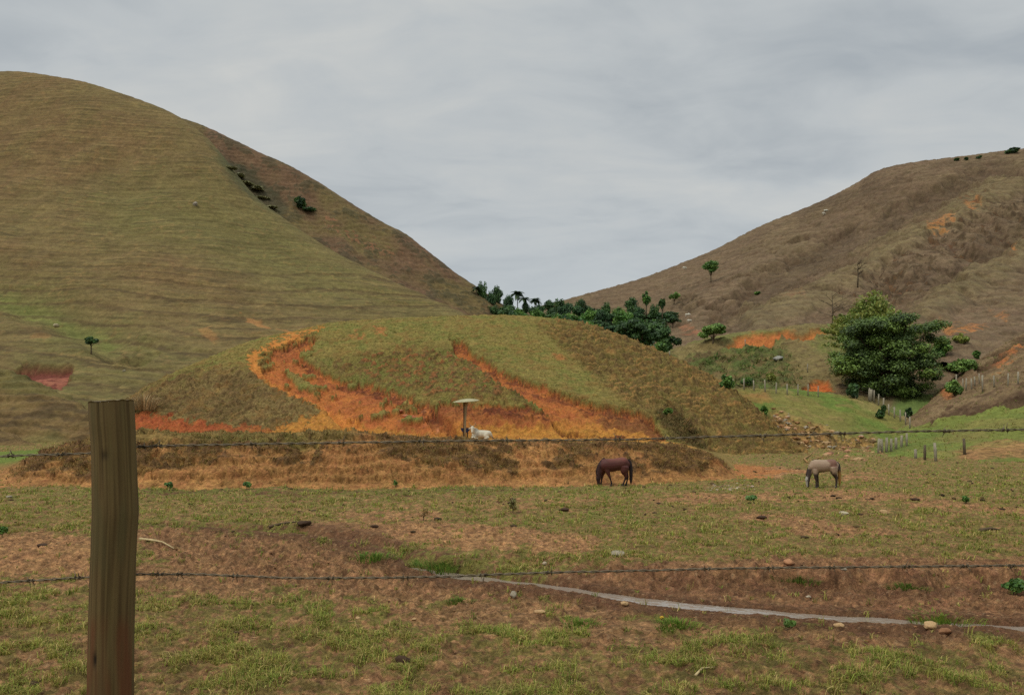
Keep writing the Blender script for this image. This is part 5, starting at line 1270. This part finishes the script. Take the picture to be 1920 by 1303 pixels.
def branch(label, pts, rad, mat, name='branch'):
    q = [hit(*p) for p in pts]; o0 = q[0]
    P = [np.array(v - o0) + np.array([0, 0, rad * .8 + (.03 if 0 < k < len(q) - 1 else 0)]) for k, v in enumerate(q)]
    v, qq, tt = tube(P, [rad * (1 - .6 * k / (len(P) - 1)) for k in range(len(P))], 7)
    o = link(name, make_mesh(name, v, [qq, tt]), mat); o.location = o0
    return tag(o, label, 'branch')
palew = mat_plain('bleached_wood', c(190, 168, 128), .8, (14, .25), .006)
tanw = mat_plain('tan_wood', c(160, 124, 82), .9, (14, .25), .006)
branch('bleached curved stick lying in the foreground grass at right', [(1304, 1268), (1316, 1258), (1340, 1252)], .022, palew)
branch('long pale branch lying on the soil right of the post', [(262, 1012), (282, 1016), (305, 1020), (326, 1030)], .04, palew)
branch('pale angled branch lying on the grass left of the roan horse', [(1514, 868), (1508, 862), (1520, 854), (1524, 849)], .07, tanw)
branch('small pale branch lying on the grass above the roan horse', [(1528, 861), (1542, 858), (1556, 856)], .05, tanw)
branch('dark log lying in the grass at the right, below the soil track', [(1838, 997), (1858, 995), (1874, 996)], .06, woodd)
branch('dark root lying at the left end of the sandy ridge', [(505, 990), (530, 985), (556, 980)], .05, woodd)
f_ = hit(1240, 1172)
t = thing('flower', 'yellow flower standing beside the bright grass clump', 'flower', f_)
v, q, tt = tube([(0, 0, 0), (.01, 0, .14)], [.006, .005], 5); link('stem', make_mesh('stem', v, [q, tt]), mat_plain('stem', c(90, 110, 50), .8), t)
v, q, tt = ellip((.01, 0, .15), (.045, .045, .03), 6); link('bloom', make_mesh('bloom', v, [q, tt]), mat_plain('petals', c(196, 150, 40), .7, (30, .2)), t)

# ------------------------------------------------------------------ fences
postm = mat_plain('grey_posts', c(150, 140, 124), .95, (4, .3), .01, stretch=(3, 3, .5))
postd = mat_plain('dark_posts', c(96, 84, 68), .95, (4, .3), .01, stretch=(3, 3, .5))
wirem = mat_plain('old_wire', c(120, 112, 100), .6, (9, .2))
def fence(label, posts, hgt, rad, seed, wires=(.35, .65, .92), dark=(), wr=.006):
    """posts: photo pixels of their feet"""
    r = random.Random(seed)
    feet = [hit(*p[:2]) for p in posts]; o0 = feet[0]
    t = thing('fence', label, 'fence', o0)
    tops = []
    for k, f in enumerate(feet):
        hh = posts[k][2] / F * f.y if len(posts[k]) > 2 else hgt * r.uniform(.9, 1.1)
        l = Vector((r.uniform(-.06, .06), r.uniform(-.06, .06), 0)) * hh
        b = f - o0; rr = rad * r.uniform(.85, 1.15)
        pth = [b + Vector((0, 0, -.3)), b + l * .5 + Vector((0, 0, hh * .5)), b + l + Vector((0, 0, hh))]
        v, q, tt = tube([tuple(p) for p in pth], [rr, rr, rr * .9], 8)
        link('post', make_mesh('post', v, [q, tt]), postd if k in dark else postm, t)
        tops.append((b, l, hh))
    for wz in wires:
        pth = []
        for k, (b, l, hh) in enumerate(tops):
            q = b + l * wz + Vector((0, 0, hh * wz)); pth.append(tuple(q))
        v, q, tt = tube(pth, [wr] * len(pth), 4); link('wire', make_mesh('wire', v, [q, tt]), wirem, t)
    return t
fence('wire fence of pale posts along the back of the knoll and down its right side', [(1374, 727), (1395, 731), (1414, 733), (1435, 735), (1455, 738), (1476, 740), (1496, 741), (1515, 742), (1534, 744), (1604, 747), (1629, 749), (1639, 752), (1647, 760), (1656, 770), (1667, 778), (1677, 784), (1688, 790), (1698, 796), (1706, 803)], 1.45, .085, 1)
fence('broken run of tall grey posts at the gully mouth', [(1647, 850, 28), (1654, 849, 26), (1662, 848, 28), (1671, 846, 24), (1680, 842, 22), (1690, 838, 22), (1700, 836, 24)], 1.5, .11, 2, (.5, .85))
fence('leaning dark and pale posts on the green slope at right', [(1717, 860, 18), (1734, 862, 28), (1755, 864, 34), (1809, 852, 30)], 1.5, .11, 3, (.55, .88), dark=(1, 3))
fence('line of pale posts along the top of the dark scarp at right', [(1806, 731), (1822, 730), (1842, 728), (1864, 726), (1890, 726), (1909, 721), (1930, 718), (1955, 714)], 1.5, .085, 4)
fence('short fence of posts around the lime green shrub', [(1793, 726, 24), (1811, 733, 24), (1828, 724, 18), (1836, 720, 20), (1842, 735, 32)], 1.4, .08, 5, (.6, .9))
def lone_post(label, px, py, hpx, rad=.08):
    f = hit(px, py); hh = hpx / F * f.y
    v, q, tt = tube([(0, 0, -.3), (.01, 0, hh * .5), (.03, 0, hh)], [rad, rad, rad * .9], 8)
    o = link('fence_post', make_mesh('fence_post', v, [q, tt]), postm); o.location = f
    tag(o, label, 'post')
lone_post('single pale post standing on the foothill above the orange dome', 1514, 698, 16)
lone_post('thin post on the crest between the mound and the foothill', 1255, 668, 10)
lone_post('thin post before the orange cutting on the foothill', 1397, 650, 14)
lone_post('stout rust stained stump at the bend of the knoll fence', 1632, 750, 20, .30)

# ---- the barbed wire fence in front: post and two strands
Yp = 2.10
def fx(px, Y=Yp): return (px - 960) / F * Y
def fz(py, Y=Yp): return HC + (HZ - py) / F * Y
prof = [(752, 170, 247), (790, 171.5, 249.5), (830, 175, 251), (880, 176.5, 253), (930, 177, 255), (960, 177, 256), (985, 176, 254.5), (1020, 175, 252.5), (1100, 172, 250), (1200, 169.5, 248), (1303, 168, 247.5), (1500, 166, 247), (1760, 164, 247)]
pr = np.array(prof, float); rows = np.concatenate([np.linspace(752, 1303, 150), np.linspace(1310, 1760, 20)])
lf = pchip(pr[:, 0], pr[:, 1:2], rows)[:, 0]; rt = pchip(pr[:, 0], pr[:, 2:3], rows)[:, 0]
nS = 96; a = np.arange(nS) * 2 * np.pi / nS; Vp = []; Kp = []
cx0 = fx(212)
pz0 = fz(1700)
for k, rw in enumerate(rows):
    R_ = (rt[k] - lf[k]) / 2 / F * Yp; cx_ = fx((lf[k] + rt[k]) / 2)
    z = fz(rw)
    rr = R_ * (1 + .012 * perlin(a * 3, np.full(nS, z * 5), 7) + .005 * perlin(a * 14, np.full(nS, z * 2.2), 8))
    crack = np.exp(-((a - (1.5 * np.pi - .10 + .03 * np.sin(z * 6))) / .028) ** 2) * .10 * sm(fz(960), fz(800), z) + np.exp(-((a - (1.5 * np.pi + .95)) / .02) ** 2) * .04
    knot = np.exp(-(((a - 1.5 * np.pi - .06) / .16) ** 2 + ((z - fz(852)) / .013) ** 2)) * .03 + np.exp(-(((a - 1.5 * np.pi + .28) / .10) ** 2 + ((z - fz(1225)) / .02) ** 2)) * .05
    rr = rr * (1 - crack - knot)
    if k == 0: zz = z + .004 * np.cos(a) + .004 * perlin(a * 4, a * 0 + 3.3, 9)
    else: zz = np.full(nS, z) + (.004 * np.cos(a)) * max(0, 1 - k / 4)
    Vp.append(np.stack([cx_ + rr * np.cos(a), Yp + rr * np.sin(a), zz], 1))
    wl = sm(-.2, .4, perlin(a * 9, np.full(nS, z * 2.0), 12) + .4 * perlin(a * 30, np.full(nS, z * 3.0), 13))
    K = mixc(np.broadcast_to(c(106, 88, 58), (nS, 3)).copy(), c(82, 66, 42), wl)
    K = mixc(K, c(104, 66, 44), np.full(nS, .8 * sm(fz(1130), fz(1180), z)) * sm(0, .5, perlin(a * 2.2, np.full(nS, z * 3.5), 14) + .25))
    K = mixc(K, c(88, 80, 54), sm(.0, .4, perlin(a * 2, np.full(nS, z * 4), 15)) * .5)
    K = mixc(K, c(34, 28, 22), np.clip(crack * 9 + knot * 22, 0, 1))
    Kp.append(K)
n = len(rows); V = np.vstack(Vp); K = np.vstack(Kp)
Q = np.array([(k * nS + s, k * nS + (s + 1) % nS, (k + 1) * nS + (s + 1) % nS, (k + 1) * nS + s) for k in range(n - 1) for s in range(nS)])[:, ::-1]
# sawn, slightly domed top
top_rings = []; base = len(V)
for f_ in (.85, .5, .2):
    ring = Vp[0] * 1.0; cen = ring.mean(0); ring = cen + (ring - cen) * f_; ring[:, 2] += .003 * (1 - f_) + .002 * perlin(ring[:, 0] * 90, ring[:, 1] * 90, 17); top_rings.append(ring)
V = np.vstack([V] + top_rings + [Vp[0].mean(0)[None] + np.array([[0, 0, .004]])]); K = np.vstack([K] + [np.tile(c(108, 94, 74), (nS, 1))] * 3 + [c(108, 94, 74)[None]])
rings = [0, base, base + nS, base + 2 * nS]
Qt = [(rings[k] + s, rings[k + 1] + s, rings[k + 1] + (s + 1) % nS, rings[k] + (s + 1) % nS) for k in range(3) for s in range(nS)]
Tt = [(rings[3] + s, base + 3 * nS, rings[3] + (s + 1) % nS) for s in range(nS)]
t = thing('barbed_wire_fence', 'barbed wire fence with one thick weathered post at left', 'fence', (cx0, Yp, pz0))
off = np.array([cx0, Yp, pz0])
M_POST = mat_attr('weathered_post', ((8, .09), (60, .08)), ((60, .0008), (160, .0004)), rough=.9, hue=.006)
for nd in M_POST.node_tree.nodes:
    if nd.type == 'TEX_NOISE':
        mp = M_POST.node_tree.nodes.new('ShaderNodeMapping'); mp.inputs['Scale'].default_value = (1, 1, .12)
        src = nd.inputs['Vector'].links[0].from_socket
        M_POST.node_tree.links.new(src, mp.inputs['Vector']); M_POST.node_tree.links.new(mp.outputs['Vector'], nd.inputs['Vector'])
link('post', make_mesh('post', V - off, [np.vstack([Q, np.array(Qt)]), np.array(Tt)], K), M_POST, t)
wm = mat_plain('rusty_wire', c(104, 92, 76), .55, (60, .45), metal=.35)
def strand(pxpy, barbs, seed, Yw):
    r = random.Random(seed)
    pp = np.array(pxpy, float); xs = np.linspace(pp[0, 0], pp[-1, 0], 900)
    ys = pchip(pp[:, 0], pp[:, 1:2], xs)[:, 0] + .8 * perlin(xs * .02, xs * 0 + seed, seed) + .5 * perlin(xs * .07, xs * 0, seed + 3)
    cen = np.stack([fx(xs, Yw), np.full(len(xs), Yw), fz(ys, Yw)], 1)
    s = xs / 46 * 2 * np.pi + .9 * perlin(xs * .01, xs * 0, seed + 8)
    pcs = []
    for ph in (0, np.pi):
        o_ = np.stack([np.zeros(len(xs)), np.cos(s + ph), np.sin(s + ph)], 1) * .0021
        pcs.append(tube(cen + o_, np.full(len(xs), .0018), 6))
    V, Fc = join(pcs); w_ = link('wire', make_mesh('wire', V - off, Fc), wm, t)
    for b in barbs:
        y = np.interp(b, xs, ys); c0 = np.array([fx(b, Yw), Yw, fz(y, Yw)]); pb = []
        al = r.uniform(0, 6.28)
        for e in (-1, 1):
            base_ = c0 + np.array([e * .004, 0, 0])
            loop = [base_ + np.array([e * .0022 * q / 6, .0044 * math.cos(al + q * 1.05), .0044 * math.sin(al + q * 1.05)]) for q in range(13)]
            d1 = np.array([r.uniform(-.5, .5), math.cos(al + e * .6) * .8, math.sin(al + e * .6)]); d1 /= np.linalg.norm(d1)
            pb.append(tube([loop[0] + d1 * .017, loop[0] + d1 * .004] + loop + [loop[-1] - d1 * .004, loop[-1] - d1 * .016], [.0004, .0013] + [.0013] * 13 + [.0013, .0004], 5))
        Vb, Fb = join(pb); link('barb', make_mesh('barb', Vb - off, Fb), wm, w_)
Yw = Yp + .066
strand([(-160, 862), (0, 855.5), (60, 853), (110, 852), (170, 849), (212, 843), (252, 838), (297, 836), (450, 833), (640, 830), (900, 826), (1160, 824), (1340, 819), (1600, 812), (1760, 808), (1920, 805.5), (2080, 803)], [20, 113, 266, 297, 475, 640, 790, 947, 1158, 1247, 1430, 1580, 1775, 1885], 3, Yw)
strand([(-160, 1102), (0, 1092), (60, 1088), (110, 1085), (172, 1081), (212, 1078), (252, 1076.5), (340, 1076), (440, 1079), (560, 1083.5), (700, 1083), (850, 1080), (1000, 1074), (1200, 1069.5), (1400, 1065), (1600, 1063), (1800, 1061), (1920, 1060), (2080, 1060)], [58, 145, 300, 337, 441, 620, 760, 905, 1030, 1325, 1445, 1560, 1700, 1810, 1897], 6, Yw)
# ------------------------------------------------------------------ sky, sun, camera
SUN_EL, SUN_AZ = math.radians(58), math.radians(-125)      # azimuth from +Y (view) towards +X
w = bpy.data.worlds.new('World'); scene.world = w; w.use_nodes = True
nt = w.node_tree; nt.nodes.clear(); N = nt.nodes.new; L = nt.links.new
def math_(op, a, b=None, clamp=False):
    n = N('ShaderNodeMath'); n.operation = op; n.use_clamp = clamp
    for i, v in enumerate((a, b)):
        if v is None: continue
        if isinstance(v, (int, float)): n.inputs[i].default_value = v
        else: L(v, n.inputs[i])
    return n.outputs[0]
out = N('ShaderNodeOutputWorld'); bg = N('ShaderNodeBackground'); bg.inputs['Strength'].default_value = .1
sky = N('ShaderNodeTexSky'); sky.sky_type = 'NISHITA'; sky.sun_disc = False; sky.sun_elevation = SUN_EL; sky.sun_rotation = SUN_AZ
tc = N('ShaderNodeTexCoord'); sep = N('ShaderNodeSeparateXYZ'); L(tc.outputs['Generated'], sep.inputs['Vector'])
zc = math_('MAXIMUM', sep.outputs['Z'], 0.0)
den = math_('ADD', zc, .22)
cx = math_('DIVIDE', sep.outputs['X'], den); cy = math_('DIVIDE', sep.outputs['Y'], den)
cmb = N('ShaderNodeCombineXYZ'); L(cx, cmb.inputs['X']); L(cy, cmb.inputs['Y'])
def cloud(scale, detail, off, sx=1, sy=1, dist=.4, rough=.5, rot=0):
    mp = N('ShaderNodeMapping'); mp.inputs['Location'].default_value = off; mp.inputs['Scale'].default_value = (sx, sy, 1); mp.inputs['Rotation'].default_value = (0, 0, rot)
    L(cmb.outputs['Vector'], mp.inputs['Vector'])
    n = N('ShaderNodeTexNoise'); n.inputs['Scale'].default_value = scale; n.inputs['Detail'].default_value = detail; n.inputs['Distortion'].default_value = dist; n.inputs['Roughness'].default_value = rough
    L(mp.outputs['Vector'], n.inputs['Vector'])
    return n.outputs['Fac']
a = cloud(1.5, 5, (3.1, 1.2, 0), .8, 1.3, .5, .52, .25); b = cloud(4.2, 6, (7.7, 4.2, 0), .8, 1.3, .6, .55, .2)
val = math_('ADD', math_('MULTIPLY', a, .65), math_('MULTIPLY', b, .35))
ramp = N('ShaderNodeValToRGB'); L(val, ramp.inputs['Fac'])
el = ramp.color_ramp.elements
el[0].position = .36; el[1].position = .64
el[0].color = (*lin((164, 171, 176)), 1); el[1].color = (*lin((196, 198, 196)), 1)
e = el.new(.5); e.color = (*lin((183, 188, 190)), 1)
# a clearer, paler band low down
hz = N('ShaderNodeMapRange'); hz.interpolation_type = 'SMOOTHSTEP'; L(sep.outputs['Z'], hz.inputs['Value'])
hz.inputs['From Min'].default_value = .05; hz.inputs['From Max'].default_value = .32; hz.inputs['To Min'].default_value = .75; hz.inputs['To Max'].default_value = 0
mxh = N('ShaderNodeMix'); mxh.data_type = 'RGBA'; L(hz.outputs['Result'], mxh.inputs['Factor']); L(ramp.outputs['Color'], mxh.inputs['A']); mxh.inputs['B'].default_value = (*lin((184, 191, 195)), 1)
# brighter overhead, where the sun stands behind the cloud
up = N('ShaderNodeMapRange'); up.interpolation_type = 'SMOOTHSTEP'; L(sep.outputs['Z'], up.inputs['Value'])
up.inputs['From Min'].default_value = .48; up.inputs['From Max'].default_value = .95; up.inputs['To Min'].default_value = 10; up.inputs['To Max'].default_value = 21
vm = N('ShaderNodeVectorMath'); vm.operation = 'SCALE'; L(mxh.outputs['Result'], vm.inputs[0]); L(up.outputs['Result'], vm.inputs['Scale'])
mx = N('ShaderNodeMix'); mx.data_type = 'RGBA'; mx.inputs['Factor'].default_value = .97
L(sky.outputs['Color'], mx.inputs['A']); L(vm.outputs['Vector'], mx.inputs['B'])
L(mx.outputs['Result'], bg.inputs['Color']); L(bg.outputs['Background'], out.inputs['Surface'])

sd = bpy.data.lights.new('sun', 'SUN'); sd.energy = 1.4; sd.angle = math.radians(14); sd.color = (1, .95, .87)
so = bpy.data.objects.new('sun', sd); COL.objects.link(so)
sv = Vector((math.sin(SUN_AZ) * math.cos(SUN_EL), math.cos(SUN_AZ) * math.cos(SUN_EL), math.sin(SUN_EL)))
so.rotation_euler = (-sv).to_track_quat('-Z', 'Y').to_euler(); so.location = sv * 50

cd = bpy.data.cameras.new('camera'); co = bpy.data.objects.new('camera', cd); COL.objects.link(co)
co.location = (0, 0, HC); co.rotation_euler = (math.radians(90), 0, 0)
cd.sensor_width = 36; cd.lens = 36 * F / 1920; cd.shift_y = (HZ - 651.5) / 1920
cd.clip_start = .1; cd.clip_end = 20000
scene.camera = co
scene.view_settings.view_transform = 'Standard'; scene.view_settings.look = 'None'; scene.view_settings.gamma = 1; scene.view_settings.exposure = 0.08
scene.render.engine = 'CYCLES'
scene.cycles.use_denoising = False
scene.cycles.max_bounces = 6; scene.cycles.diffuse_bounces = 3
